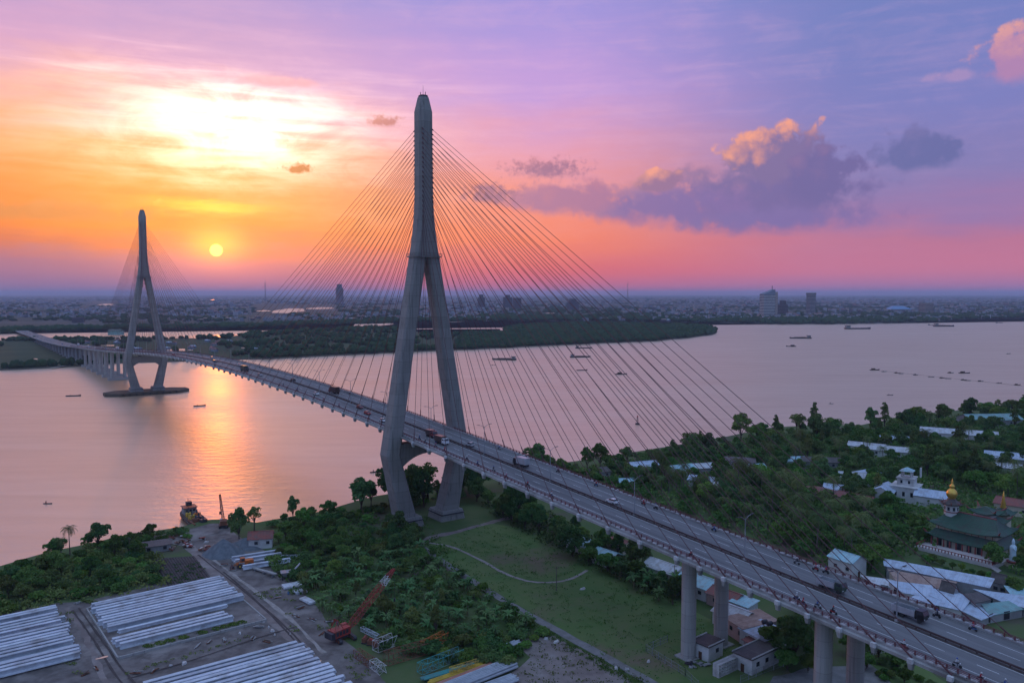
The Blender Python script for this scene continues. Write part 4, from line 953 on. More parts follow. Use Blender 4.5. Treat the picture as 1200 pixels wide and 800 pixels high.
# mesh fence round the pier compound
def fence(label, pts, post='steel_grey', h_=2.0, step=2.6, nm='wire_fence'):
    r = tag(empty(nm, (pts[0][0], pts[0][1], 2.5)), label, 'fence'); o_ = Vector((pts[0][0], pts[0][1], 2.5))
    for a, c_ in zip(pts[:-1], pts[1:]):
        a, c_ = Vector(a)-o_, Vector(c_)-o_; L = (c_-a).length; n = max(1, int(L/step))
        for i in range(n+1): p = a+(c_-a)*i/n; MB().box((p.x, p.y, h_/2), (.12, .12, h_)).build('post', post, r)
        for z in (.25, h_*.5, h_-.08): MB().tube([(a.x, a.y, z), (c_.x, c_.y, z)], .035, 4).build('rail', post, r)
        bb = MB(); d = (c_-a).normalized()
        for i in range(int(L/.55)):
            p = a+d*i*.55; bb.tube([(p.x, p.y, .2), (p.x, p.y, h_-.1)], .018, 3)
        ob = bb.build('wire_mesh', post, r); ob['kind'] = 'stuff'
fence('grey wire fence round the first tall pier', pxs([(757, 763), (803, 792), (818, 806)]))
fence('grey wire fence running from the lane towards the pier', pxs([(757, 763), (782, 752)]))
fence('grey wire fence in front of the service building', pxs([(868, 800), (895, 789), (918, 781)]))
fence('white picket fence under the second pier', pxs([(1008, 772), (1043, 763)]), 'kerb_white', 1.6, 1.4, 'picket_fence')
# rubble and slabs at the pier foot
for i in range(12):
    p = at(rng.uniform(806, 832), rng.uniform(774, 782), 2.5); k = rng.uniform(.6, 1.4)
    tag(MB().box((0, 0, .12), (k*1.4, k*.8, .22)).build('paving_slab', rng.choice(['pier_concrete', 'steel_dark', 'wall_grey']), None, loc=p+Vector((0, 0, .02+.05*i)), rz=rng.uniform(0, 3)), 'loose slab in the scatter of slabs at the pier foot', 'slab', 'slabs scattered at the pier foot')

# ================================================================== casting yard
def girder_mesh(L, w_=1.25, h_=1.75):
    """precast I-girder with solid end blocks"""
    def sec(x_, web):
        a, c_ = w_/2, w_*.42
        return [(x_, -c_, 0), (x_, c_, 0), (x_, c_, .28), (x_, web, .5), (x_, web, h_-.42), (x_, a, h_-.2), (x_, a, h_), (x_, -a, h_), (x_, -a, h_-.2), (x_, -web, h_-.42), (x_, -web, .5), (x_, -c_, .28)]
    b = MB(); hl = L/2
    b.loft([sec(-hl, .4), sec(-hl+2., .4), sec(-hl+3.2, .12), sec(hl-3.2, .12), sec(hl-2., .4), sec(hl, .4)])
    for q in (-1, 1):
        for y in (-.3, 0, .3): b.tube([(q*hl, y, h_-.7), (q*(hl+.35), y, h_-.7)], .08, 4)
    return b.mesh('girder', 'girder_concrete')
GM = {}
ORD = 'first second third fourth fifth sixth seventh eighth ninth tenth eleventh twelfth thirteenth fourteenth fifteenth sixteenth seventeenth eighteenth nineteenth twentieth'.split()
def girder(c, L, label, group, an=38, z=2.9, k=1.):
    if L not in GM: GM[L] = girder_mesh(L)
    o = link('concrete_girder', GM[L], None, (c.x, c.y, z), R(an)+rng.uniform(-.005, .005)); o.scale = (1, k, k*rng.uniform(.93, 1.05))
    return tag(o, label, 'girder', group)
SLP = 2.13                                              # girder spacing
# middle stack
A0 = (at(108, 709, 4.4)+at(255, 674, 4.4))/2
for i in range(13):
    sh = U*rng.uniform(-.9, .9)+V*rng.uniform(-.22, .22)
    if i < 11: girder(A0+V*(i*SLP)+sh, 38.2, ORD[i]+' pale girder, counted from the bushes, in the block on the middle plinth', 'girders stored on the middle plinth')
girder(A0+V*(11.35*SLP)-U*1.5, 30., 'lone lower girder lying below the full block on the middle plinth', 'girders stored on the middle plinth', z=2.6, k=.8)
girder(A0+V*(14.3*SLP)-U*4.3, 30., 'upper of the three shorter girders at the near edge of the plinth', 'girders stored on the middle plinth')
girder(A0+V*(15.4*SLP)-U*4., 30., 'middle of the three shorter girders at the near edge of the plinth', 'girders stored on the middle plinth')
girder(A0+V*(16.5*SLP)-U*3.4, 30., 'lowest of the three shorter girders at the near edge of the plinth', 'girders stored on the middle plinth')
# left stack
A1 = at(66, 709, 4.4)-U*19.1
for i, (g, n, gap) in enumerate([('far pair', 2, 0), ('second bundle', 4, 1.6), ('third bundle', 7, 2.2), ('near bundle', 3, 2.6)]):
    for k in range(n):
        girder(A1+U*rng.uniform(-.8, .8)+V*rng.uniform(-.2, .2), 38.2, ORD[k]+' pale girder in the %s of the stack at the left photo edge' % g, 'girders in the stack at the photo edge'); A1 = A1+V*SLP*(1 if k < n-1 else 1)
    A1 = A1+V*(2.0 if i != 2 else 2.8)
    if i == 2: girder(A1-V*2.6, 38.2, 'low dull girder on the ground between third and near bundles', 'girders in the stack at the photo edge', z=2.55, k=.75)
# bottom stack
A2 = (at(172, 798, 4.4)+at(350, 752, 4.4))/2
for i in range(20): girder(A2+V*(i*SLP*.98+rng.uniform(-.22, .22))+U*rng.uniform(-.9, .9), 38.2, ORD[i]+' blue-white girder, from the top, in the block at the photo bottom', 'girders in the wide near block', an=36.5)
# small stack by the gravel
for i, (u, v) in enumerate([(302, 650), (306, 653.5), (311, 657), (316, 660)]): girder(at(u, v, 3.5)-U*1, 16., 'short girder in the small stack beside the loader, %s row' % ['first', 'second', 'third', 'fourth'][i], 'short girders beside the loader', an=30, k=.9)
girder(at(333, 652.5, 3.), 14., 'single white girder lying towards the bushes', 'short girders beside the loader', an=5, k=.5)
# plinths
def slab(name, label, c, lx, ly, h_, an, top='dirt', side='pier_concrete'):
    r = tag(empty(name, (c.x, c.y, 2.5), R(an)), label, 'plinth')
    MB().box((0, 0, h_/2-.2), (lx-.9, ly-.9, h_+.3)).build('fill', top, r)
    for q in (-1, 1):
        n = 6
        for i in range(n): MB().box((-lx/2+lx*(i+.5)/n, q*(ly/2-.2), h_/2-.05), (lx/n-.12, .4, h_+.35)).build('edge_block', side, r)
        m_ = 5
        for i in range(m_): MB().box((q*(lx/2-.2), -ly/2+.4+(ly-.8)*(i+.5)/m_, h_/2-.05), (.4, (ly-.8)/m_-.12, h_+.35)).build('edge_block', side, r)
    return r
pc = (A0+V*(9.2*SLP)-U*.2); slab('storage_plinth', 'raised concrete edged plinth carrying the middle girder stack', Vector((pc.x, pc.y, 0)), 40, 41.5, .55, 38)
gs = MB()                                                # weeds along its near edge
v, f = leaf_cloud([((A0+V*(17.9*SLP)+U*q).x, (A0+V*(17.9*SLP)+U*q).y, 3.2, 1.6, 1.1, .3) for q in (-12, -9, -6.5, -3, 2, 6, 8.5, 11, 13)], 900, .28, 77)
tag(link('weeds', np_mesh('weeds', v, f, 'leaf_bright')), 'green weeds along the near edge of the middle plinth', 'weeds', kind='stuff')
# timber bearers under the girders
for A_, n_ in ((A0, 11),):
    for q in (-15, 15): tag(MB().box((0, 0, .16), (.5, n_*SLP, .3)).build('timber_bearer', 'boat_wood', None, loc=(A_+V*((n_-1)/2*SLP)+U*q+Vector((0, 0, 2.62-A_.z+.02))), rz=R(38)), 'timber bearer under the %s ends of the middle girder stack' % ('river-side' if q < 0 else 'track-side'), 'bearer')
# gravel heap
def heap(name, label, c, rx, ry, h_, an, material, seed):
    r = np.random.default_rng(seed); n, mm = 40, 10; V_ = []; F_ = []
    for j in range(mm+1):
        u = j/mm
        for i in range(n):
            a = 2*math.pi*i/n; k = 1+.10*mnoise.noise(Vector((math.cos(a)*1.5, math.sin(a)*1.5, seed)))
            V_.append((math.cos(a)*rx*u*k, math.sin(a)*ry*u*k, max(0, h_*(1-u**1.05))-.15+.12*mnoise.noise(Vector((math.cos(a)*u*4, math.sin(a)*u*4, seed+1)))*(u < .95)))
    for j in range(mm):
        for i in range(n): F_.append((j*n+i, j*n+(i+1) % n, (j+1)*n+(i+1) % n, (j+1)*n+i))
    me = bpy.data.meshes.new(name); me.from_pydata(V_, [], [q[::-1] for q in F_]); me.materials.append(MATS[material])
    o = link(name, me, None, (c.x, c.y, 2.55), R(an)); return tag(o, label, 'heap')
heap('gravel_heap', 'steep blue-grey gravel heap beside the dirt track', at(262, 648, 2.5), 8.5, 7.0, 5.6, -30, 'gravel_blue', 3)
heap('gravel_heap', 'darker lower gravel heap behind the steep one', at(288, 640, 2.5), 8., 5., 3.6, -30, 'gravel_blue', 5)
BUSY += [(at(262, 648).x, at(262, 648).y, 9), (at(288, 640).x, at(288, 640).y, 7)]
# hut with the red roof
p = at(306, 640, 2.5); house('red_roofed_hut', 'white hut with dark red gabled roof near the jetty', (p.x, p.y), 8.4, 5.6, 3.9, 12, 'gable', 'roof_red', 'wall_white', rise=1.9, cat='hut')
p = at(181, 645, 2.5); house('grey_shed', 'low grey flat shed between bushes and the jetty scrap', (p.x, p.y), 11, 5, 2.4, 30, 'shed', 'roof_dark', 'wall_grey', rise=.5, cat='shed')
# crop plot with bare ridges
cp = tag(empty('crop_plot', at(206, 668, 2.5)), 'dark tilled crop plot in narrow rows above the girders', 'plot'); cpo = at(206, 668, 2.5)
q4 = [p-cpo for p in pxs([(178, 655), (228, 652), (248, 678), (200, 690)])]
for i in range(15):
    u = (i+.5)/15; a = q4[0].lerp(q4[1], u); c_ = q4[3].lerp(q4[2], u); d = (c_-a)
    MB().loft([[tuple(a+Vector((k*.45, k*.3, z))) for k, z in ((-1, 0), (1, 0), (.5, .35), (-.5, .35))], [tuple(c_+Vector((k*.45, k*.3, z))) for k, z in ((-1, 0), (1, 0), (.5, .35), (-.5, .35))]]).build('soil_ridge', 'soil_dark', cp)
lob = []
for _ in range(60):
    uu, vv = rng.random(), rng.uniform(.3, 1); p = q4[0].lerp(q4[1], uu).lerp(q4[3].lerp(q4[2], uu), vv); lob.append((p.x, p.y, .45, .8, .6, .25))
v, f = leaf_cloud(lob, 900, .22, 78); ob = link('crop_leaves', np_mesh('crop', v, f, 'leaf_crop'), cp); ob['kind'] = 'stuff'

# lattice pieces
def lattice(b, p, q, w0, w1, n, r0=.09, r1=.05, up=(0, 0, 1)):
    p, q = Vector(p), Vector(q); d = (q-p).normalized(); a = d.cross(Vector(up)).normalized(); c_ = a.cross(d)
    def cor(u): k = (w0+(w1-w0)*u)/2; o_ = p.lerp(q, u); return [o_+a*k*i+c_*k*j for i, j in ((-1, -1), (1, -1), (1, 1), (-1, 1))]
    C0, C1 = cor(0), cor(1)
    for i in range(4): b.tube([C0[i], C1[i]], r0, 4)
    for k in range(n):
        e, g = cor(k/n), cor((k+1)/n)
        for i in range(4):
            j = (i+1) % 4
            b.tube([e[i], g[j]] if k % 2 else [e[j], g[i]], r1, 3); b.tube([e[i], e[j]], r1, 3)
def frame_piece(name, label, p, q, w_, n, material, group=None):
    p, q = Vector(p), Vector(q); c = (p+q)/2
    b = MB(); lattice(b, p-c, q-c, w_, w_, n, .09, .055); return tag(b.build(name, material, None, loc=c), label, 'steel frame', group)
# red crawler crane
cc = at(402, 748, 2.5)
cr = tag(empty('crawler_crane', cc, 0.), 'red crawler crane with lattice boom leaning over the banana plants', 'crane'); BUSY.append((cc.x, cc.y, 6))
for q in (-1, 1):
    o_ = V*0+U*q*2.1; pts = []
    b = MB(); n = 20; ringo = []
    prof_ = [(-3.4+.0, .5)]
    P2 = []
    for k in range(n):
        a = 2*math.pi*k/n; P2.append(((2.9 if math.cos(a) > 0 else -2.9)+.6*math.cos(a), .62+.6*math.sin(a)))
    b.loft([[tuple(V*x_+U*(q*2.1-.42)+Vector((0, 0, z_))) for x_, z_ in P2], [tuple(V*x_+U*(q*2.1+.42)+Vector((0, 0, z_))) for x_, z_ in P2]])
    tk = b.build('track', 'steel_dark', cr)
    for k in range(5): MB().tube([tuple(V*(-2.6+1.3*k)+U*(q*2.1-.5)+Vector((0, 0, .6))), tuple(V*(-2.6+1.3*k)+U*(q*2.1+.5)+Vector((0, 0, .6)))], .38, 10).build('roller', 'rust', tk)
MB().lathe([(1.5, .9), (1.5, 1.5)], 14).build('turntable', 'steel_dark', cr)
tip = at(462, 666, 17.)-cc; bd = Vector((tip.x, tip.y, 0)).normalized(); bs = Vector((-bd.y, bd.x, 0)); ba = math.atan2(bd.y, bd.x)
hs_ = MB().box(tuple(-bd*1.3+Vector((0, 0, 2.5))), (5.6, 3.0, 2.0), rz=ba).build('house', 'crane_red', cr)
MB().box(tuple(-bd*4.4+Vector((0, 0, 2.4))), (1.2, 3.2, 1.7), rz=ba).build('counterweight', 'steel_dark', hs_)
for k in range(4): MB().box(tuple(-bd*(3.+-k*1.1)-bs*1.53+Vector((0, 0, 2.6))), (.8, .06, 1.1), rz=ba).build('louvre', 'steel_dark', hs_)
cb_ = MB().box(tuple(bd*1.3+bs*1.2+Vector((0, 0, 2.6))), (1.7, 1.2, 2.1), rz=ba).build('cab', 'crane_red', cr)
MB().box(tuple(bd*2.17+bs*1.2+Vector((0, 0, 3.0))), (.06, 1.0, 1.0), rz=ba).build('windscreen', 'window_dark', cb_)
MB().box(tuple(bd*1.3+bs*1.82+Vector((0, 0, 3.0))), (1.2, .06, .9), rz=ba).build('window', 'window_dark', cb_)
b = MB(); root_ = bd*1.6+Vector((0, 0, 2.2)); lattice(b, root_, root_.lerp(tip, .12), .5, 1.5, 3); lattice(b, root_.lerp(tip, .12), root_.lerp(tip, .74), 1.5, 1.5, 16, .1, .06)
bo = b.build('boom', 'crane_red', cr)
b = MB(); lattice(b, root_.lerp(tip, .74), root_.lerp(tip, .86), 1.5, 1.2, 3, .12, .08); b.build('boom_section', 'white_plastic', bo)
b = MB(); lattice(b, root_.lerp(tip, .86), tip, 1.2, .5, 4, .12, .08); b.build('boom_tip', 'crane_red', bo)
b = MB(); gt = -bd*2.2+Vector((0, 0, 6.2))
for q in (-1, 1): b.tube([tuple(-bd*3.6+bs*q+Vector((0, 0, 3.4))), tuple(gt+bs*q*.4)], .1, 5); b.tube([tuple(-bd*.6+bs*q+Vector((0, 0, 3.4))), tuple(gt+bs*q*.4)], .1, 5)
b.build('gantry', 'crane_red', cr)
b = MB()
for q in (-.4, .4): b.tube([tuple(gt+bs*q), tuple(tip+bs*q*.5)], .035, 4)
b.build('pendant_line', 'steel_dark', cr)
b = MB(); b.tube([tuple(tip), tuple(tip-Vector((0, 0, 9)))], .03, 4); b.box(tuple(tip-Vector((0, 0, 9.3))), (.5, .5, .9)); b.build('hook_block', 'steel_dark', cr)
# scrap steel beside it
frame_piece('boom_section_frame', 'dark red lattice box lying along the dirt track', at(418, 764, 3.6), at(436, 776, 3.6), 1.9, 6, 'rust')
frame_piece('boom_section_frame', 'white lattice box at the end of the dark red one', at(437, 776, 3.6), at(449, 785, 3.6), 1.9, 4, 'white_plastic')
frame_piece('boom_section_frame', 'white lattice frame standing behind the crane scrap', at(440, 757, 4.2), at(462, 748, 4.2), 2.6, 4, 'white_plastic')
frame_piece('steel_truss', 'rusty steel truss half sunk in weeds', at(452, 771, 4.2), at(500, 757, 4.2), 2.8, 8, 'rust')
frame_piece('steel_truss', 'orange steel truss above the rusty one', at(496, 757, 4.0), at(522, 744, 4.0), 2.2, 6, 'orange')
frame_piece('steel_truss', 'grey-green bailey truss in the bushes', at(492, 783, 4.0), at(540, 764, 4.0), 2.4, 8, 'teal')
frame_piece('steel_ladder_frame', 'pale steel ladder frame leaning beyond the crane boom', at(424, 736, 4), at(454, 751, 4), 1.0, 8, 'pipe_grey')
for k in range(3):
    q = at(428+7*k, 752+3*k, 2.6)
    tg = tag(empty('scrap_engine', q, rng.uniform(0, 3)), 'dull red machine block in the scrap behind the crane, %s' % ['by the crane', 'in the middle', 'by the white frame'][k], 'scrap', 'machine scrap')
    MB().box((0, 0, .7), (1.9, 1.2, 1.2)).build('casing', 'rust', tg); MB().tube([(-.6, 0, 1.3), (.5, 0, 1.7)], .35, 8).build('cylinder_head', 'crane_red', tg); MB().box((0, 0, .1), (2.3, 1.4, .2)).build('skid', 'steel_dark', tg)
# bundles of pipes and beams at the bottom edge
def pipes(c0, c1, n, L, r_, material, label, group, layers=1):
    c0, c1 = Vector(c0), Vector(c1); d = (c1-c0); an = math.atan2(d.y, d.x); nrm = Vector((math.sin(an), -math.cos(an), 0))
    me = MB().tube([(-L/2, 0, 0), (L/2, 0, 0)], r_, 8).mesh('pipe', material)
    for lay in range(layers):
        for i in range(n-lay):
            o = link('steel_pipe', me, None, (c0+c1)/2+nrm*((i+lay*.5)*r_*2.05)+Vector((0, 0, r_*1.75*lay))+U*rng.uniform(-.6, .6), an); tag(o, label, 'pipe', group)
pipes(at(503, 791, 3.3), at(548, 778, 3.3), 3, 15, .3, 'teal', 'teal pipe at the upper side of the coloured pipe bundle', 'coloured pipes at the photo bottom')
pipes(at(510, 795, 3.3), at(560, 778, 3.3), 3, 17, .3, 'yellow', 'yellow pipe in the coloured pipe bundle', 'coloured pipes at the photo bottom')
pipes(at(516, 799, 3.3), at(565, 780, 3.3), 3, 18, .3, 'salmon', 'salmon orange pipe in the coloured pipe bundle', 'coloured pipes at the photo bottom')
pipes(at(522, 802, 3.3), at(588, 776, 3.3), 7, 22, .34, 'pipe_grey', 'silver grey pipe in the layered pile next to the coloured ones', 'grey pipes at the photo bottom', 2)
pipes(at(548, 808, 3.3), at(590, 793, 3.3), 6, 16, .32, 'pipe_grey', 'silver grey pipe in the lowest pile by the bare ground', 'grey pipes near the bare ground', 1)
pipes(at(574, 762, 3.), at(604, 750, 3.), 4, 10, .28, 'pipe_grey', 'short grey pipe in the small pile among green weeds', 'short pipes in the weeds')
tag(frame_piece('yellow_frame', 'yellow lattice frame on top of the coloured pipes', at(528, 785, 4.4), at(560, 775, 4.4), 1.2, 6, 'yellow'))
# pale slabs beside the track
for k, (u, v, a, c_, lb) in enumerate([(343, 687, 8, 5, 'pale corrugated sheet pile beside the bushes, the larger one'), (352, 694, 5, 3, 'small pale sheet pile below the larger one'), (361, 705, 3, 8, 'bluish slab lying along the track edge')]):
    q = at(u, v, 2.55); r_ = tag(empty('sheet_pile', q, R(30+8*k)), lb, 'sheets', 'sheet piles along the track')
    for j in range(4): MB().box((rng.uniform(-.3, .3), rng.uniform(-.2, .2), .12+.2*j), (a*.75, c_*.75, .16), rz=rng.uniform(-.05, .05)).build('sheet', 'roof_pale', r_)
for i, (u, v) in enumerate([(309, 729), (315, 735), (319, 739), (322, 744), (304, 722), (281, 742), (250, 738), (200, 780), (216, 777), (340, 743), (402, 792), (300, 628), (216, 641), (225, 640), (242, 635), (275, 658), (683, 690), (632, 740), (640, 748), (652, 752), (722, 783), (760, 775), (735, 784), (516, 668), (1013, 645)]):
    q = at(u, v, 2.55); k = rng.uniform(.22, .7); b = MB()
    n = 9; ring0 = [(math.cos(6.283*j/n)*k*rng.uniform(.7, 1.3)*1.5, math.sin(6.283*j/n)*k*rng.uniform(.7, 1.2), 0) for j in range(n)]
    b.loft([ring0, [(x_*.7+rng.uniform(-.1, .1), y_*.7, .3+.3*rng.random()) for x_, y_, _ in ring0]])
    tag(b.build('plastic_sheet', 'white_plastic', None, loc=q, rz=rng.uniform(0, 3)), 'crumpled white plastic or rubble lying on the ground', 'debris', 'white debris on the ground')
for k, pts in enumerate([[(85, 715), (110, 750), (135, 790), (170, 830)], [(92, 712), (118, 748), (150, 792), (190, 830)], [(232, 650), (300, 705), (345, 750), (385, 805)], [(262, 670), (310, 712), (352, 752), (400, 812)], [(150, 795), (220, 775), (300, 748), (345, 735)]]):
    ribbon('tyre_rut', pxs(pts), .55, 2.615+.006*k, 'soil_dark', jitter=.12)
for k, (u, v, a, c_) in enumerate([(325, 757, 1.8, .6), (120, 770, 1.6, .5), (372, 775, 1.2, .5)]):
    q = at(u, v, 2.63); sheet('puddle', [(q.x+(U*a*math.cos(j*.52)+V*c_*math.sin(j*.52)).x*rng.uniform(.7, 1.2), q.y+(U*a*math.cos(j*.52)+V*c_*math.sin(j*.52)).y*rng.uniform(.7, 1.2)) for j in range(12)], 2.655, 'river_water')
for k, (u, v) in enumerate([(303, 735), (296, 748), (312, 752), (330, 760), (245, 752), (232, 757), (262, 750), (160, 789), (180, 786), (346, 722), (352, 712), (366, 726), (378, 742), (386, 728), (92, 706), (272, 668), (262, 662), (324, 700), (100, 790), (112, 784)]):
    q = at(u, v, 2.6); t_ = tag(empty('timber_pallet', q, rng.uniform(0, 3)), 'weathered pile of timber offcuts lying in the dirt yard', 'timber', 'timber offcuts in the yard')
    for j in range(rng.randrange(3, 6)): MB().box((rng.uniform(-.3, .3), rng.uniform(-.5, .5), .12+.16*(j//2)), (rng.uniform(1.4, 3.2), .28, .14), rz=rng.uniform(-.4, .4)).build('board', rng.choice(['boat_wood', 'rust', 'wall_grey', 'pier_concrete']), t_)
for k, (u, v) in enumerate([(392, 728), (395, 731), (389, 732), (338, 696), (309, 655), (252, 640)]):
    t_ = tag(empty('oil_drum', at(u, v, 2.6)), 'rusty blue or red oil drum standing at the yard edge', 'drum', 'oil drums in the yard')
    MB().lathe([(.32, 0), (.32, .95)], 10).build('shell', ['rust', 'tarp_blue'][k % 2], t_); MB().lathe([(.34, .3), (.34, .36)], 10).build('hoop', 'rust', t_); MB().lathe([(.3, .94), (.3, .97)], 10).build('lid', 'steel_dark', t_)
lobw = []
for (u0, v0, u1, v1) in [(70, 708, 92, 800), (92, 704, 110, 706), (300, 700, 330, 690), (335, 700, 400, 745), (400, 765, 450, 800), (150, 788, 300, 742)]:
    for j in range(14): q = at(u0+(u1-u0)*rng.random()+rng.uniform(-3, 3), v0+(v1-v0)*rng.random()*1.+rng.uniform(-1, 1), 2.6) if u0 != 150 else at(u0+(u1-u0)*(j/14), v0+(v1-v0)*(j/14)+rng.uniform(0, 2), 2.6); lobw.append((q.x, q.y, 2.7, rng.uniform(.5, 1.6), rng.uniform(.4, 1.), .3))
v, f = leaf_cloud(lobw, 1500, .25, 79); tag(link('weeds', np_mesh('weeds', v, f, 'leaf_olive')), 'thin weeds along the edges of the dirt yard', 'weeds', kind='stuff')
# orange loader
lc = at(286, 664, 2.55)
ld = tag(empty('wheel_loader', lc, R(-150)), 'orange wheel loader parked by the short girders', 'loader'); BUSY.append((lc.x, lc.y, 4))
MB().box((-1.6, 0, 1.7), (3.0, 2.0, 1.5)).build('engine_hood', 'orange', ld)
cb_ = MB().box((.5, 0, 2.4), (1.5, 1.6, 2.0)).build('cab', 'orange', ld)
for q in (-1, 1): MB().box((.5, q*.82, 2.8), (1.1, .06, .9)).build('window', 'window_dark', cb_)
MB().box((1.27, 0, 2.8), (.06, 1.3, .9)).build('windscreen', 'window_dark', cb_)
MB().box((1.7, 0, 1.2), (1.6, 1.4, .7)).build('front_frame', 'orange', ld)
for x_ in (-1.7, 1.6):
    for q in (-1, 1):
        wh = MB().tube([(x_, q*.85, .8), (x_, q*1.35, .8)], .8, 14).build('wheel', 'rubber', ld); MB().tube([(x_, q*1.3, .8), (x_, q*1.38, .8)], .38, 10).build('rim', 'yellow', wh)
for q in (-1, 1): MB().tube([(1.2, q*.55, 1.9), (2.6, q*.55, 1.6), (3.6, q*.55, .7)], .16, 5).build('lift_arm', 'orange', ld)
MB().loft([[(3.5, -1.4, .15), (4.6, -1.4, .1), (3.9, -1.4, 1.3), (3.5, -1.4, 1.1)], [(3.5, 1.4, .15), (4.6, 1.4, .1), (3.9, 1.4, 1.3), (3.5, 1.4, 1.1)]]).build('bucket', 'steel_dark', ld)
# concrete hopper arm / conveyor beside the loader
cv = tag(empty('conveyor', at(310, 672, 2.5), R(-38)), 'grey belt conveyor lying from the loader to the hopper', 'conveyor')
MB().box((0, 0, 1.), (13, 1.1, .4), ry=-.05).build('belt_frame', 'pier_concrete', cv)
for q in (-5, 0, 5): MB().box((q, 0, .4), (.2, 1.2, .9)).build('support', 'steel_grey', cv)
hp = tag(empty('hopper', at(336, 678, 2.5), R(20)), 'grey steel hopper with raised chute at the track edge', 'hopper')
MB().loft([[(-.8, -.8, .9), (.8, -.8, .9), (.8, .8, .9), (-.8, .8, .9)], [(-2, -1.6, 2.6), (2, -1.6, 2.6), (2, 1.6, 2.6), (-2, 1.6, 2.6)]]).build('funnel', 'steel_grey', hp)
for sx_ in (-1, 1):
    for sy_ in (-1, 1): MB().tube([(sx_*1.4, sy_*1.2, 0), (sx_*1.4, sy_*1.2, 2)], .12, 5).build('leg', 'steel_dark', hp)
MB().box((3.2, 0, 3.6), (3.4, .8, .3), ry=-.8).build('chute', 'pipe_grey', hp)

# jetty crane, barge and clutter
jc = at(262, 617, 2.6)
j = tag(empty('jetty_crane', jc, R(110)), 'small dark crane on the jetty with raised jib', 'crane'); BUSY.append((jc.x, jc.y, 5))
MB().box((0, 0, .6), (4.5, 3, 1.2)).build('undercarriage', 'steel_dark', j)
for q in (-1, 1): MB().box((0, q*1.5, .5), (5., .7, 1.)).build('track', 'rubber', j)
hs_ = MB().box((-.6, 0, 2.1), (3.8, 2.6, 1.7)).build('house', 'rust', j); MB().box((1.2, .9, 2.3), (1.2, 1., 1.6)).build('cab', 'white_plastic', hs_)
b = MB(); lattice(b, (1.2, 0, 2.), (4.6, 1.2, 12.5), .9, .5, 10, .09, .05); b.build('jib', 'steel_dark', j)
b = MB(); b.tube([(-1.8, 0, 3), (4.6, 1.2, 12.5)], .04, 4); b.tube([(4.6, 1.2, 12.5), (4.6, 1.2, 5)], .04, 4); b.box((4.6, 1.2, 4.7), (.8, .8, 1.)); b.build('hoist_line', 'steel_dark', j)
def hull(L, w_, h_, bow=.25, stern=.85, sheer=.5):
    r = []
    for k, (x_, ww, zz) in enumerate([(-.5, stern, .15), (-.42, 1., 0), (.25, 1., 0), (.38, .8, .2), (.46, .5, .6), (.5, bow*.4, 1.)]):
        hw = w_/2*ww; z1 = h_+sheer*zz
        r.append([(x_*L, -hw*.75, -.6), (x_*L, hw*.75, -.6), (x_*L, hw, z1), (x_*L, -hw, z1)])
    return MB().loft(r)
bc = at(228, 611, .4)
bg = tag(empty('work_barge', bc, R(126)), 'dark work barge with machinery moored at the jetty', 'barge')
hull(31, 8, 1.6, .6).build('hull', 'hull_dark', bg)
MB().box((-2, 0, 1.65), (24, 7, .2)).build('deck', 'boat_wood', bg)
wh_ = MB().box((8.5, 0, 3.2), (5, 5, 3)).build('wheelhouse', 'wall_grey', bg)
MB().box((8.5, 0, 4.8), (5.8, 5.8, .25)).build('wheelhouse_roof', 'roof_red', wh_)
for q in (-1.4, 0, 1.4): MB().box((5.98, q, 3.6), (.06, 1., .9)).build('window', 'window_dark', wh_)
MB().box((9, 0, 6), (2.2, 2.2, 1.6)).build('bridge_deck', 'steel_dark', wh_)
MB().tube([(6, 1, 4), (6, 1, 9)], .1, 5).build('mast', 'steel_dark', bg)
for k, (x_, y_, m_) in enumerate([(3.5, 1.5, 'yellow'), (1.5, -1.5, 'orange'), (-1, 1.2, 'yellow'), (-4, -.8, 'steel_dark'), (-7, 1.2, 'rust'), (-10, -1, 'steel_dark')]):
    g_ = MB().box((x_, y_, 2.5), (2.4, 2., 1.6), rz=k).build('machine', m_, bg); MB().tube([(x_, y_, 3.2), (x_+.5, y_, 4.6)], [.4, .25], 7).build('funnel', 'steel_dark', g_)
MB().tube([(-3, 3.3, 2), (-13, 3., 2.2)], .35, 8).build('dredge_pipe', 'rust', bg)
for i in range(16):
    q = at(rng.uniform(192, 258), rng.uniform(626, 645), 2.6); t_ = tag(empty('scrap_pile', q, rng.uniform(0, 3)), 'low heap of reddish scrap and timber on the jetty approach', 'scrap', 'scrap heaps by the jetty')
    for k in range(4): MB().box((rng.uniform(-1, 1), rng.uniform(-.8, .8), .3+.2*k), (rng.uniform(.8, 2.4), rng.uniform(.3, .8), rng.uniform(.2, .5)), rz=rng.uniform(0, 3), ry=rng.uniform(-.25, .25)).build('plank' if k % 2 else 'scrap_plate', rng.choice(['rust', 'boat_wood', 'temple_red', 'roof_rust', 'white_plastic']), t_)
# leaning utility poles
for k, (u, v) in enumerate([(152, 655), (790, 690), (652, 692)]):
    q = at(u, v, 2.5); t_ = tag(empty('utility_pole', q), 'thin wooden utility pole %s' % ['in the bushes above the girders', 'beside the tall pier', 'at the field edge'][k], 'pole')
    MB().tube([(0, 0, 0), (0, 0, 8)], [.15, .1], 6).build('pole', 'palm_bark', t_); MB().box((0, 0, 7.5), (1.6, .12, .12)).build('crossarm', 'palm_bark', t_)

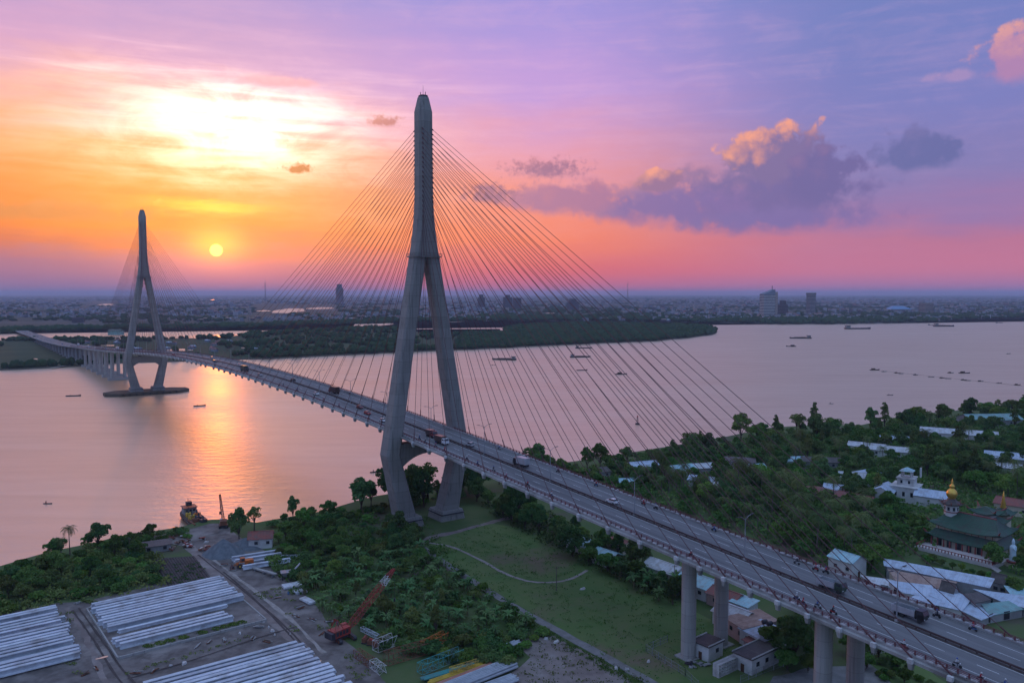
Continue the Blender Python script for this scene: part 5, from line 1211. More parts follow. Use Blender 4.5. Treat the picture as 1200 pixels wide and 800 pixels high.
# ================================================================== traffic
def car_proto():
    r = tag(empty('car'), 'car', 'car', 'cars on the bridge')
    sec = lambda x_, w_, z0, z1: [(x_, -w_, z0), (x_, w_, z0), (x_, w_, z1), (x_, -w_, z1)]
    MB().loft([sec(-2.2, .82, .42, .85), sec(-2.0, .88, .3, .98), (sec(-1., .9, .28, 1.0)), sec(1., .9, .28, .98), sec(1.9, .86, .3, .86), sec(2.2, .74, .42, .68)]).build('body', 'car_white', r)
    MB().loft([[(-1.9, -.8, .97), (1.05, -.8, .95), (1.05, .8, .95), (-1.9, .8, .97)], [(-1.45, -.66, 1.5), (.25, -.66, 1.5), (.25, .66, 1.5), (-1.45, .66, 1.5)]]).build('windows', 'window_dark', r)
    MB().loft([[(-1.42, -.67, 1.49), (.22, -.67, 1.49), (.22, .67, 1.49), (-1.42, .67, 1.49)], [(-1.3, -.6, 1.55), (.1, -.6, 1.55), (.1, .6, 1.55), (-1.3, .6, 1.55)]]).build('roof', 'car_white', r)
    for x_ in (-1.35, 1.35):
        for q in (-1, 1): MB().tube([(x_, q*.68, .33), (x_, q*.93, .33)], .33, 10).build('wheel', 'rubber', r)
    for q in (-1, 1): MB().box((2.1, q*.55, .68), (.16, .34, .16)).build('headlight', 'lamp_glass', r); MB().box((-2.18, q*.6, .75), (.08, .3, .16)).build('tail_light', 'car_red', r)
    return r
def recolor(o, names, m_):
    for c_ in o.children:
        if c_.name.split('.')[0] in names:
            c_.data = c_.data.copy(); c_.data.materials[0] = MATS[m_]
def truck(label, s, t_, cabm, boxm, L=7.5, tall=2.6, kind='box', dirn=1):
    r = tag(empty('truck', B(s, t_, zd(s)+.03), BROT+(0 if dirn > 0 else math.pi)), label, 'truck', 'trucks on the bridge')
    cb = MB().loft([[(L/2-1.9, -1.15, .7), (L/2, -1.15, .7), (L/2, 1.15, .7), (L/2-1.9, 1.15, .7)], [(L/2-1.9, -1.15, 1.7), (L/2, -1.15, 1.7), (L/2, 1.15, 1.7), (L/2-1.9, 1.15, 1.7)], [(L/2-1.9, -1.05, 2.6), (L/2-.35, -1.05, 2.6), (L/2-.35, 1.05, 2.6), (L/2-1.9, 1.05, 2.6)]]).build('cab', cabm, r)
    MB().hexa([(L/2-.0+.02, -1., 1.72), (L/2+.02, 1., 1.72), (L/2-.05, 1., 1.72), (L/2-.05, -1., 1.72)], [(L/2-.31, -.95, 2.5), (L/2-.31, .95, 2.5), (L/2-.4, .95, 2.5), (L/2-.4, -.95, 2.5)]).build('windscreen', 'window_dark', cb)
    for q in (-1, 1):
        MB().box((L/2-1., q*1.12, 2.1), (1., .08, .6)).build('side_window', 'window_dark', cb); MB().box((L/2+.02, q*.8, .95), (.08, .35, .2)).build('headlight', 'lamp_glass', cb)
    MB().box((-.2, 0, .72), (L-.5, .9, .3)).build('chassis', 'steel_dark', r)
    xb = (-L/2+L/2-2.)/2
    x0, x1 = -L/2, L/2-2.05; w_ = x1-x0; xc = (x0+x1)/2
    if kind == 'box': MB().box((xc, 0, 1.+tall/2), (w_, 2.4, tall)).build('cargo_box', boxm, r)
    elif kind == 'tipper':
        bd_ = MB(); bd_.box((xc, 0, 1.05), (w_, 2.4, .15))
        for q in (-1, 1): bd_.box((xc, q*1.15, 1.7), (w_, .1, 1.25)); bd_.box((xc+q*(w_/2-.05), 0, 1.7), (.1, 2.2, 1.25))
        ob = bd_.build('tipper_body', boxm, r); MB().loft([[(x0+.2, -1.05, 1.9), (x1-.2, -1.05, 1.9), (x1-.2, 1.05, 1.9), (x0+.2, 1.05, 1.9)], [(xc-w_*.2, -.3, 2.6), (xc+w_*.2, -.3, 2.6), (xc+w_*.2, .3, 2.6), (xc-w_*.2, .3, 2.6)]]).build('load', 'gravel_blue', ob)
    else:
        MB().tube([(x0, 0, 2.), (x0+.3, 0, 2.), (x1-.3, 0, 2.), (x1, 0, 2.)], [.7, 1.1, 1.1, .7], 14).build('tank', boxm, r)
    for x_ in (-L/2+1.0, -L/2+2.2, L/2-1.0):
        for q in (-1, 1): MB().tube([(x_, q*.75, .5), (x_, q*1.18, .5)], .5, 10).build('wheel', 'rubber', r)
    return r
car0 = car_proto(); first = True
CARS = [(-104, -5.6, 'car_white', 1, 'white car next to the red-brown bus on the main span'), (-58, -2.6, 'car_maroon', 1, 'maroon car on the main span just short of the big pylon'),
        (-43, -5.8, 'car_red', 1, 'red car between the maroon and the white car by the big pylon'), (-25, -7., 'car_white', 1, 'white car about to pass the big pylon'),
        (30, 2.8, 'car_silver', -1, 'silver car just past the big pylon beside the white-cab truck'), (111, 2.4, 'car_white', -1, 'lone white car on the open road deck over the tree belt'),
        (-193, -5.6, 'car_silver', 1, 'silver car far out in the middle of the main span'), (-262, 3., 'car_white', -1, 'white car at the crest of the main span'), (-300, -3., 'car_black', 1, 'black car at the crest of the main span'),
        (-340, 5.8, 'car_silver', -1, 'silver car on the main span nearer the distant pylon'), (-410, -5.8, 'car_red', 1, 'red car near the distant pylon'), (-455, 3., 'car_white', -1, 'white car close to the distant pylon'),
        (-500, -3., 'car_black', 1, 'black car close to the distant pylon'), (-160, 2.8, 'car_black', -1, 'black car on the far lanes of the main span')]
FARC = [(-640, 3), (-690, -5), (-720, 5), (-760, -3), (-800, 3), (-830, -5), (-850, 5), (-900, -3), (-960, 4), (-1010, -4), (-1100, 3), (-1160, -4), (-1240, 4), (-1330, -4), (-1450, 3), (-1560, -4)]
for i, (s, t_) in enumerate(FARC): CARS.append((s, t_, ['car_white', 'car_silver', 'car_white', 'car_blue'][i % 4], -1 if t_ > 0 else 1, '%s car on the long viaduct behind the distant pylon' % ['white', 'silver', 'white', 'blue'][i % 4]))
for (s, t_, m_, dr_, lb) in CARS:
    lo = B(s, t_, zd(s)+.05); rz = BROT+(0 if dr_ > 0 else math.pi)
    if first: o = car0; o.location = lo; o.rotation_euler.z = rz; o['label'] = lb; KIDS[car0] = list(car0.children); first = False
    else: o = copy_tree(car0, lo, rz, 1., lb, 'cars on the bridge')
    recolor(o, ('body', 'roof'), m_)
truck('big red-brown covered truck on the main span', -104.7, 4.5, 'car_maroon', 'cargo_brown', 9, 2.7, 'box', -1)
truck('dark covered truck far out on the main span', -222, -5.8, 'car_black', 'cargo_green', 10, 2.8, 'box', 1)
truck('brown box van beside the big pylon', 10, -2.8, 'car_maroon', 'cargo_brown', 5.8, 1.9, 'box', 1)
truck('white-cab truck with tall brown load past the big pylon', 22, -5.2, 'car_white', 'cargo_brown', 7.5, 2.2, 'box', 1)
truck('dark-cab grey box truck on the deck past the big pylon', 63, 3.2, 'car_black', 'car_silver', 7.2, 2.3, 'box', -1)
truck('small dark green tipper truck on the nearest stretch of deck', 185, 2.6, 'cargo_green', 'car_silver', 6.5, 1.4, 'tipper', 1)
truck('grey tipper truck with dark cab beside the nearest lamp post', 202.5, 4.2, 'car_black', 'car_silver', 7., 1.6, 'tipper', 1)
for i, s in enumerate((-590, -735, -880, -1055)): truck('pale box truck on the viaduct, %s behind the distant pylon' % ['first', 'second', 'third', 'fourth'][i], s, (-5, 5)[i % 2], 'car_white', ('car_silver', 'car_white')[i % 2], 8, 2.5, 'box', (1, -1)[i % 2])
# motorbikes and riders
def bike_proto():
    r = tag(empty('motorbike'), 'motorbike', 'motorbike', 'motorbikes on the bridge')
    for x_ in (-.62, .62): MB().tube([(x_, -.06, .3), (x_, .06, .3)], .3, 10).build('wheel', 'rubber', r)
    MB().loft([[(-.75, -.1, .55), (-.75, .1, .55), (-.75, .1, .72), (-.75, -.1, .72)], [(-.1, -.14, .35), (-.1, .14, .35), (-.1, .14, .74), (-.1, -.14, .74)], [(.35, -.1, .4), (.35, .1, .4), (.35, .1, .62), (.35, -.1, .62)]]).build('body', 'car_red', r)
    MB().box((-.3, 0, .8), (.8, .26, .12)).build('seat', 'rubber', r)
    MB().tube([(.62, 0, .3), (.45, 0, 1.0)], .06, 5).build('fork', 'steel_grey', r)
    MB().tube([(.32, -.34, 1.04), (.46, 0, 1.), (.32, .34, 1.04)], .03, 5).build('handlebar', 'steel_dark', r)
    MB().box((.56, 0, .92), (.12, .2, .18)).build('headlight', 'lamp_glass', r)
    return r
def rider_mesh():
    me = bpy.data.meshes.new('rider')
    V_ = [(-.25, 0, .95), (-.2, 0, 1.2), (-.1, 0, 1.42), (-.06, 0, 1.52), (-.03, 0, 1.66), (-.02, 0, 1.74), (-.12, .17, 1.42), (.08, .24, 1.2), (.32, .28, 1.1), (-.12, -.17, 1.42), (.08, -.24, 1.2), (.32, -.28, 1.1), (-.2, .1, .92), (.2, .17, .86), (.12, .16, .45), (.24, .16, .4), (-.2, -.1, .92), (.2, -.17, .86), (.12, -.16, .45), (.24, -.16, .4)]
    E_ = [(0, 1), (1, 2), (2, 3), (3, 4), (4, 5), (2, 6), (6, 7), (7, 8), (2, 9), (9, 10), (10, 11), (0, 12), (12, 13), (13, 14), (14, 15), (0, 16), (16, 17), (17, 18), (18, 19)]
    Rr = [.15, .15, .13, .06, .1, .09, .08, .055, .04, .08, .055, .04, .1, .085, .055, .045, .1, .085, .055, .045]
    me.from_pydata(V_, E_, []); o = bpy.data.objects.new('rider_tmp', me); COL.objects.link(o)
    o.modifiers.new('s', 'SKIN')
    for d, q in zip(me.skin_vertices[0].data, Rr): d.radius = (q, q)
    me.skin_vertices[0].data[0].use_root = True
    sb = o.modifiers.new('d', 'SUBSURF'); sb.levels = 1
    dg = bpy.context.evaluated_depsgraph_get(); m2 = bpy.data.meshes.new_from_object(o.evaluated_get(dg))
    bpy.data.objects.remove(o); return m2
RM = rider_mesh()
def rider_variant(shirt):
    m2 = RM.copy(); m2.materials.clear()
    for n in (shirt, 'trousers', 'skin'): m2.materials.append(MATS[n])
    for p_ in m2.polygons: p_.material_index = 2 if p_.center.z > 1.53 or (p_.center.x > .2 and p_.center.z > 1.) else 1 if p_.center.z < .98 else 0
    return m2
RV = {n: rider_variant(n) for n in ('shirt_red', 'shirt_white', 'shirt_blue', 'shirt_dark', 'shirt_pink')}
HEL = MB().lathe([(.15, -.06), (.165, .02), (.14, .1), (.08, .15), (.01, .165)], 10).mesh('helmet', 'helmet_white')
bike0 = bike_proto(); KIDS[bike0] = list(bike0.children); firstb = True
BK = [(117, 9.8), (122, 9.9), (144, 10.2), (171, 9.4), (176, 9.8), (178.4, 10.4), (184, -9.4), (189, -9.0), (192.5, -8.6), (154, -10.4), (186.5, -10.6), (218.4, -8.9), (227, -9.2), (205.5, 9.6), (212.8, 9.9), (223.5, -10.6), (209, -10.4),
      (12, -9.4), (18, -10.2), (25, -9.6), (33, -10.4), (47, -9.4), (55, -10.), (64, -9.3), (73, -10.3), (84, -9.6), (97, -10.1), (40, 9.6), (57, 9.9), (76, 9.4), (95, 10.1),
      (-15, -9.6), (-33, -9.9), (-48, 9.4), (-66, -9.5), (-84, -10.), (-97, 9.8), (-120, -9.6), (-140, -10.), (-171, 9.6), (-205, -9.6), (-240, 9.8), (-275, -9.8)]
shirts = list(RV)
for i, (s, t_) in enumerate(BK):
    dr_ = 1 if t_ < 0 else -1; lo = B(s, t_, zd(s)+.05); rz = BROT+(0 if dr_ > 0 else math.pi)
    sh = 'shirt_red' if s == 154 else shirts[i % 5]; cn_ = sh.split('_')[1]
    zone = 'near lanes right of the big pylon' if s > 100 and t_ < 0 else 'lanes nearest the forest, beyond the tall piers' if s > 100 else 'lane by the near railing just past the big pylon' if s >= 0 and t_ < 0 else 'forest-side lane just past the big pylon' if s >= 0 else 'main span between the pylons'
    zone = zone.replace('right of the big pylon', 'above the tall piers')
    lb = 'motorbike under a rider in %s, %s' % (cn_, zone)
    if firstb: o = bike0; o.location = lo; o.rotation_euler.z = rz; o['label'] = lb; firstb = False
    else: o = copy_tree(bike0, lo, rz, 1., lb, 'motorbikes on the bridge')
    recolor(o, ('body',), ['car_red', 'car_black', 'car_blue', 'car_silver'][i % 4])
    pr = tag(link('person', RV[sh], None, lo, rz), 'motorbike rider in %s top, %s' % (cn_, zone), 'person', 'riders on the bridge')
    hm = link('helmet', HEL, pr, (-.02, 0, 1.72))
    if i % 3: hm.data = HEL.copy(); hm.data.materials[0] = MATS[['helmet_red', 'helmet_blue'][i % 2]]

# ================================================================== boats
def cargo_boat(u, v, L, an, label, load=True, mt='hull_dark'):
    q = at(u, v, 0.); r = tag(empty('cargo_boat', (q.x, q.y, .1), R(an)), label, 'boat', 'cargo boats on the river')
    h_ = hull(L, L*.17, L*.045, .3, .9, L*.03).build('hull', mt, r)
    w_ = L*.17
    ca = MB().box((-L*.38, 0, L*.085), (L*.16, w_*.85, L*.085)).build('wheelhouse', 'wall_grey', r)
    MB().box((-L*.38, 0, L*.133), (L*.19, w_*.95, L*.012)).build('wheelhouse_roof', 'roof_dark', ca)
    for q_ in (-1, 1): MB().box((-L*.38, q_*w_*.43, L*.1), (L*.1, .1, L*.03)).build('window', 'window_dark', ca)
    MB().tube([(-L*.3, 0, L*.1), (-L*.3, 0, L*.2)], L*.004, 5).build('mast', 'steel_dark', r)
    if load: MB().loft([[(-L*.26, -w_*.42, L*.045), (L*.32, -w_*.42, L*.045), (L*.32, w_*.42, L*.045), (-L*.26, w_*.42, L*.045)], [(-L*.22, -w_*.2, L*.075), (L*.28, -w_*.2, L*.07), (L*.28, w_*.2, L*.07), (-L*.22, w_*.2, L*.075)]]).build('cargo', 'boat_wood', r)
    return r
cargo_boat(591, 421.5, 36, 172, 'long dark cargo boat seen through the stay cables, left of the pair')
cargo_boat(680, 418.5, 32, 8, 'shorter dark cargo boat with high stern seen through the cables', True)
cargo_boat(684, 408, 30, 3, 'faint low boat close under the wooded peninsula', False)
cargo_boat(938, 396.5, 46, 176, 'dark cargo boat on the open river below the tall hotel')
cargo_boat(1005, 385.5, 72, 2, 'very long low barge train near the city bank', False)
cargo_boat(1106, 382.5, 62, 4, 'cargo boat near the city bank on the open water', True)
cargo_boat(1092, 381, 24, 4, 'small boat in front of the cargo boat near the city bank', False)
cargo_boat(1171, 378.5, 22, 0, 'tiny boat under the city bank at the picture edge', False)
def small_boat(u, v, L, an, label, roof=True, group='small boats on the river'):
    q = at(u, v, 0.); r = tag(empty('river_boat', (q.x, q.y, .05), R(an)), label, 'boat', group)
    hull(L, L*.2, L*.06, .2, .7, L*.06).build('hull', 'hull_dark', r)
    if roof:
        ca = MB().box((-L*.15, 0, L*.11), (L*.35, L*.15, L*.11)).build('cabin', 'boat_wood', r); MB().box((-L*.15, 0, L*.17), (L*.4, L*.18, L*.012)).build('cabin_roof', 'roof_dark', ca)
    else: MB().lathe([(.2, .3), (.25, .9), (.12, 1.2), (.14, 1.4), (.02, 1.55)], 8, (-L*.2, 0, 0)).build('boatman', 'shirt_dark', r)
    return r
small_boat(728, 438.5, 14, 5, 'small dark boat alone in midstream under the cables'); small_boat(682, 434, 14, 10, 'low dark sampan below the short cargo boat', False)
small_boat(927, 406, 18, 178, 'small boat below the dark cargo boat on open water'); small_boat(578, 428, 6, 0, 'tiny boat beneath the long cargo boat', False)
small_boat(1182, 414.5, 9, 20, 'tiny boat near the right edge of the river', False); small_boat(1043, 463, 6, 0, 'lone little boat well below the row of floats', False)
small_boat(234, 475.5, 10, 30, 'tiny boat in the orange glitter near the distant pylon', False); small_boat(86, 464, 13, 15, 'tiny sampan on calm water at the left of the distant pylon', False)
small_boat(440, 553, 6, 30, 'tiny sampan close to the left leg of the big pylon', False)
small_boat(56, 590, 4, 0, 'very small canoe on the empty lower left water', False); small_boat(974, 473, 4, 0, 'very small canoe off the wooded shore', False)
# row of moored floats
FL = [(1025, 433.5), (1036, 435.5), (1051, 437), (1056, 437.8), (1073, 439.3), (1091, 441.8), (1104, 443), (1111, 443.7), (1129, 445.3), (1134, 446), (1149, 446.8), (1171, 449), (1192, 451)]
for i, (u, v) in enumerate(FL):
    small_boat(u, v, 7 if i else 13, rng.uniform(-20, 20), 'moored float boat in the dotted line across the river' if i else 'first and largest boat of the dotted moored line', i % 2 == 0, 'moored line of small boats')
small_boat(1114, 437, 8, 5, 'small boat just above the dotted moored line, the left of two'); small_boat(1130, 437.2, 13, -8, 'small boat just above the dotted moored line, the right of two')
q0, q1 = at(1020, 433, .1), at(1198, 452, .1)
tag(MB().tube([q0, (q0+q1)/2+Vector((0, 0, -.05)), q1], .12, 4).build('mooring_line', 'rust'), 'thin mooring rope joining the dotted line of floats', 'rope')
# navigation buoy
q = at(747, 497, 0.); by = tag(empty('navigation_buoy', (q.x, q.y, 0)), 'dark navigation buoy with tall topmark below the cables', 'buoy')
MB().lathe([(1.6, -.5), (1.8, .4), (1.5, .9), (.3, 1.1)], 12).build('float', 'hull_dark', by)
b = MB()
for k in range(4): b.tube([(math.cos(k*1.57)*1.1, math.sin(k*1.57)*1.1, .9), (math.cos(k*1.57)*.25, math.sin(k*1.57)*.25, 5.5)], .1, 4)
b.build('cage', 'steel_dark', by); MB().lathe([(.05, 5.4), (.7, 5.6), (.05, 6.9)], 8).build('topmark', 'crane_red', by)

# ================================================================== planting
BUSY += [(B(s, t_, 0).x, B(s, t_, 0).y, 4.) for s in (150, 189, 229) for t_ in (-6.5, 6.5)]
BUSY += [(B(0, t_, 0).x, B(0, t_, 0).y, 8.) for t_ in (-10, 10)]
def grow(protos, poly, n, dmin, label, group, sc=1., clear=0., z=2.5):
    for x_, y_ in spots(poly, n, dmin, clear=clear): plant(protos, x_, y_, label, group, sc, z)
# shoreline trees beyond the deck
grow([T[1], T[4], T[6], T[0], T[7], T[8]], [(770, 533), (905, 506), (1010, 503), (1100, 489), (1240, 476), (1240, 486), (1110, 500), (1010, 512), (905, 517), (800, 540)], 42, 9, 'dark tall tree in the row along the river shore', 'trees along the river shore', 1.1, 2)
grow([T[0], T[1], T[2], T[5], T[7], T[8]], [(900, 520), (1000, 514), (1110, 502), (1250, 490), (1250, 560), (1150, 545), (1050, 540), (960, 548), (880, 545)], 48, 9.5, 'rounded green tree in the forest between shore and chapel', 'forest trees behind the chapel', 1., 2)
grow(PALM, [(880, 535), (1000, 530), (1120, 525), (1230, 540), (1240, 610), (1130, 560), (1060, 545), (960, 560), (880, 560)], 46, 7.5, 'coconut palm in the forest between shore and chapel', 'palms behind the chapel', 1.2, .5)
grow([T[0], T[2], T[3], T[5], T[1], T[7], T[8]], [(730, 560), (860, 560), (960, 560), (1030, 580), (1060, 610), (1060, 648), (1020, 672), (960, 655), (880, 625), (800, 595)], 50, 7.5, 'leafy tree in the grove bordering the road deck', 'grove bordering the road deck', .88, 1)
grow(PALM, [(740, 565), (860, 570), (960, 580), (1030, 610), (1050, 650), (1005, 668), (930, 643), (850, 612)], 85, 5.2, 'coconut palm in the grove bordering the road deck', 'palms bordering the road deck', 1.1, .5)
grow([T[0], T[3], T[5], T[2]], [(1060, 605), (1074, 635), (1110, 652), (1150, 665), (1210, 680), (1210, 662), (1140, 645), (1080, 625)], 22, 6, 'bushy tree between the temple terrace and the blue roofs', 'trees below the temple terrace', .72, .5)
grow([T[3], T[0], T[1], T[8], T[7]], [(1080, 545), (1250, 545), (1250, 600), (1200, 590), (1130, 575), (1090, 575)], 30, 8, 'bright leafy tree rising behind the golden onion', 'trees behind the temple', 1., 1)
grow([T[5], T[2], T[0]], [(640, 556), (740, 538), (760, 553), (700, 570)], 12, 7, 'small tree at the shore just past the bridge railing', 'trees past the railing', .85, 1)
grow([T[3], T[0], T[5]], [(1180, 690), (1260, 700), (1290, 740), (1210, 730)], 8, 6, 'dark tree at the picture edge beyond the workshops', 'trees by the workshops', .8, 1)
# tree belt left of the deck, pylon foot and behind it
grow([T[1], T[0], T[4], T[5]], [(560, 590), (600, 590), (680, 630), (760, 672), (800, 700), (795, 712), (720, 678), (650, 640), (590, 612)], 36, 6.2, 'dark tree in the belt between grass field and bridge deck', 'tree belt beside the field', .8, .5)
grow(BAN, [(700, 655), (760, 660), (800, 690), (798, 715), (740, 690)], 30, 2.8, 'banana plant in the belt beside the tall pier', 'banana plants beside the tall pier', 1.1, .3)
grow([T[4], T[1], T[6], T[0]], [(402, 600), (450, 588), (520, 575), (600, 562), (640, 553), (650, 562), (600, 578), (555, 590), (520, 596), (450, 602), (410, 606)], 30, 6., 'dark tree along the bank behind the big pylon', 'bank trees behind the big pylon', 1.02, 1)
grow([T[1], T[5]], [(388, 650), (430, 632), (490, 628), (488, 646), (430, 655), (395, 660)], 9, 6, 'very dark round tree left of the pylon foot clearing', 'dark trees by the pylon foot', .8)
grow([T[5], T[3], T[0]], [(310, 648), (340, 612), (400, 600), (400, 625), (350, 655)], 16, 6, 'low green tree on the bank between hut and pylon', 'low bank trees by the hut', .62, 1)
grow(SHR, [(312, 665), (345, 620), (410, 605), (480, 612), (500, 640), (430, 660), (350, 690)], 80, 3.2, 'green shrub on the overgrown bank between hut and pylon', 'shrubs on the overgrown bank', 1., .3)
grow(BAN, [(345, 700), (390, 660), (480, 640), (540, 680), (610, 725), (620, 742), (560, 752), (500, 745), (440, 745), (390, 725)], 150, 2.7, 'banana plant in the plantation behind the red crane', 'banana plantation behind the crane', .95, .3)
grow(SHR, [(440, 760), (470, 735), (560, 748), (622, 735), (640, 745), (605, 775), (590, 790), (500, 770)], 46, 2.8, 'green shrub among the scrap steel and pipes', 'shrubs among the scrap', .9)
grow(SHR, [(345, 695), (400, 655), (500, 640), (620, 722), (640, 742), (560, 757), (430, 748)], 60, 3.6, 'low shrub beneath the banana plants', 'shrubs under the banana plants', .8, .3)
grow([T[2], T[3], T[7], T[5]], [(345, 700), (390, 660), (480, 640), (540, 680), (610, 725), (560, 748), (440, 740)], 16, 7, 'small tree rising out of the banana plantation', 'trees in the banana plantation', .55)
# left woods
grow([T[0], T[1], T[2], T[5]], [(-60, 690), (0, 673), (60, 655), (110, 645), (160, 640), (190, 655), (178, 680), (110, 697), (40, 705), (-60, 730)], 30, 5.2, 'bushy tree in the thicket between girders and river', 'thicket above the girders', .6, .3)
grow(SHR, [(-60, 700), (0, 678), (110, 650), (180, 655), (195, 685), (110, 700), (60, 705), (-60, 735)], 70, 3., 'low bush in the thicket between girders and river', 'bushes above the girders', 1.1, .2)
for k, (u, v, pr, sc, lb) in enumerate([(82, 650, PALM[2], .85, 'tall thin palm standing above the thicket by the river'), (72, 655, PALM[1], .9, 'shorter bushy palm beside the tall thin one'), (115, 640, T[1], .7, 'dark tree at the left river edge beside the palms'),
        (280, 631, T[1], .95, 'dark conical tree beside the gravel heap and hut'), (298, 622, T[6], .75, 'airy open tree at the water by the hut'), (343, 610, T[4], .75, 'slim dark tree alone at the river bank'), (333, 614, T[5], .55, 'small dark bush tree beside the slim one'),
        (930, 775, T[1], .95, 'big dark tree below the deck beside the second pier'), (905, 765, T[5], .9, 'round tree hiding the service building corner'), (1015, 783, T[5], .5, 'small tree on the lawn below the bridge'), (1060, 800, T[5], .45, 'little bush tree at the lawn end under the deck')]):
    q = at(u, v, 2.5); s3 = (sc*(.7 if 'conical' in lb or 'slim' in lb else 1.),)*2+(sc,)
    copy_tree(pr, (q.x, q.y, 2.5), k*1.3, s3, lb, 'single trees')
for k, (u, v) in enumerate([(1072, 642), (1082, 649), (1093, 652), (1104, 656), (1116, 660), (1127, 663), (1139, 667), (1150, 671), (1160, 673), (1086, 655), (1110, 664), (1133, 672)]):
    q = at(u, v+7, 2.5); plant([T[5], T[3], T[2]], q.x, q.y, 'low bushy tree in the strip between terrace and longest blue roof', 'trees between terrace and workshops', .33)
grow([T[5], T[0], T[2]], [(100, 641), (150, 631), (178, 630), (186, 640), (120, 652)], 9, 4., 'small tree on the river edge before the grey shed', 'trees by the grey shed', .5)
grow(SHR, [(95, 645), (135, 634), (215, 624), (222, 630), (160, 640), (110, 654)], 26, 2.2, 'bush on the river edge before the grey shed', 'bushes by the grey shed', .8)
grow(SHR, [(300, 622), (345, 612), (400, 603), (450, 592), (540, 572), (545, 580), (450, 603), (340, 622)], 40, 2.6, 'shrub on the water edge near the big pylon', 'shrubs on the water edge', .9)
grow(SHR, [(1020, 785), (1050, 765), (1090, 800), (1100, 830), (1040, 820)], 16, 2., 'garden shrub on the lawn under the deck', 'garden shrubs under the deck', .55)
grow([T[5], T[0]], [(905, 740), (960, 758), (950, 795), (905, 790)], 8, 5, 'dark tree in the clump under the deck', 'trees under the deck', .75, .5)
grow([T[5], T[2], T[0]], [(940, 715), (1010, 745), (1060, 790), (1000, 770), (945, 745)], 10, 6, 'tree growing in the shade beneath the road deck', 'trees under the deck', .7, 1)
def canopy(name, protos, poly, n, dmin, material, label, sc=.9):
    vs_, fs_, o_ = [], [], 0
    for x_, y_ in spots(poly, n, dmin, clear=-.5):
        v, f = CROWN[rng.choice(protos)]; a = rng.uniform(0, 6.28); k = sc*rng.uniform(.75, 1.15); c_, s_ = math.cos(a)*k, math.sin(a)*k
        vs_.append(np.stack([v[:, 0]*c_-v[:, 1]*s_+x_, v[:, 0]*s_+v[:, 1]*c_+y_, v[:, 2]*k*rng.uniform(.8, 1.1)+2.2], 1)); fs_.append(f+o_); o_ += len(v)
    tag(link(name, np_mesh(name, np.concatenate(vs_), np.concatenate(fs_), material)), label, 'forest', kind='stuff')
fst = [(760, 538), (905, 508), (1010, 504), (1110, 490), (1260, 479), (1260, 600), (1200, 580), (1090, 570), (1062, 600), (1064, 640), (1030, 660), (1010, 672), (960, 658), (880, 630), (790, 598), (690, 564)]
canopy('forest_canopy', [T[0], T[5], T[2]], fst, 170, 5.5, 'leaf_mid', 'mid green crowns merging into the forest mass', .8)
canopy('forest_canopy', [T[1], T[4]], fst, 120, 6., 'leaf_dark', 'dark green crowns merging into the forest mass', .75)
canopy('forest_canopy', [T[2], T[3]], fst, 90, 6., 'leaf_olive', 'olive crowns merging into the forest mass', .75)
# field tufts and undergrowth
def ground_cover(name, poly, n, size, leaf, seed, label, hgt=.5, rr=1.4, per=9):
    P = pxs(poly); lob = []; xs = [p.x for p in P]; ys = [p.y for p in P]
    while len(lob) < n:
        q = (rng.uniform(min(xs), max(xs)), rng.uniform(min(ys), max(ys)))
        if inside(q, P) and not any((q[0]-a)**2+(q[1]-c_)**2 < (r_*.8)**2 for a, c_, r_ in BUSY): lob.append((q[0], q[1], 2.5+hgt*.5, rr*rng.uniform(.5, 1.3), rr*rng.uniform(.5, 1.3), hgt*rng.uniform(.5, 1.2)))
    v, f = leaf_cloud(lob, n*per, size, seed)
    tag(link(name, np_mesh(name, v, f, leaf)), label, 'undergrowth', kind='stuff')
forest = [(640, 560), (770, 536), (905, 512), (1010, 506), (1110, 492), (1250, 480), (1250, 690), (1180, 668), (1080, 640), (1030, 675), (960, 660), (800, 602)]
ground_cover('undergrowth', forest, 3600, .75, 'leaf_mid', 91, 'dark leafy undergrowth covering the forest floor', 2.2, 3.4, 12)
ground_cover('undergrowth', forest, 900, .7, 'leaf_palm', 92, 'olive green undergrowth patches in the forest', 3., 3., 10)
ground_cover('undergrowth', [(310, 660), (345, 614), (405, 600), (500, 610), (540, 670), (620, 724), (640, 745), (560, 757), (430, 748), (345, 696)], 700, .5, 'leaf_mid', 93, 'leafy green undergrowth beneath shrubs and banana plants', 1.1, 2., 10)
ground_cover('undergrowth', [(-60, 700), (0, 672), (110, 645), (190, 650), (200, 688), (110, 702), (-60, 738)], 420, .5, 'leaf_olive', 94, 'tangled low growth in the thicket by the river', 1.3, 2., 10)
ground_cover('undergrowth', [(560, 590), (640, 600), (800, 695), (798, 715), (640, 640)], 420, .5, 'leaf_dark', 95, 'dark low growth in the belt under the bridge deck', 1.4, 2., 10)
ground_cover('grass_tufts', [(505, 640), (566, 614), (640, 624), (800, 712), (880, 770), (765, 796), (690, 756), (560, 680)], 900, .22, 'leaf_bright', 96, 'scattered rough grass tufts over the field', .25, 1.2, 6)
ground_cover('grass_tufts', [(600, 715), (690, 765), (770, 805), (740, 805), (680, 768), (595, 722)], 260, .25, 'leaf_mid', 97, 'grass verge between lane and bare ground', .3, 1., 7)
ground_cover('grass_tufts', [(640, 745), (720, 800), (690, 830), (600, 800)], 120, .25, 'leaf_olive', 98, 'weed patches on the bare ground', .3, 1.2, 7)

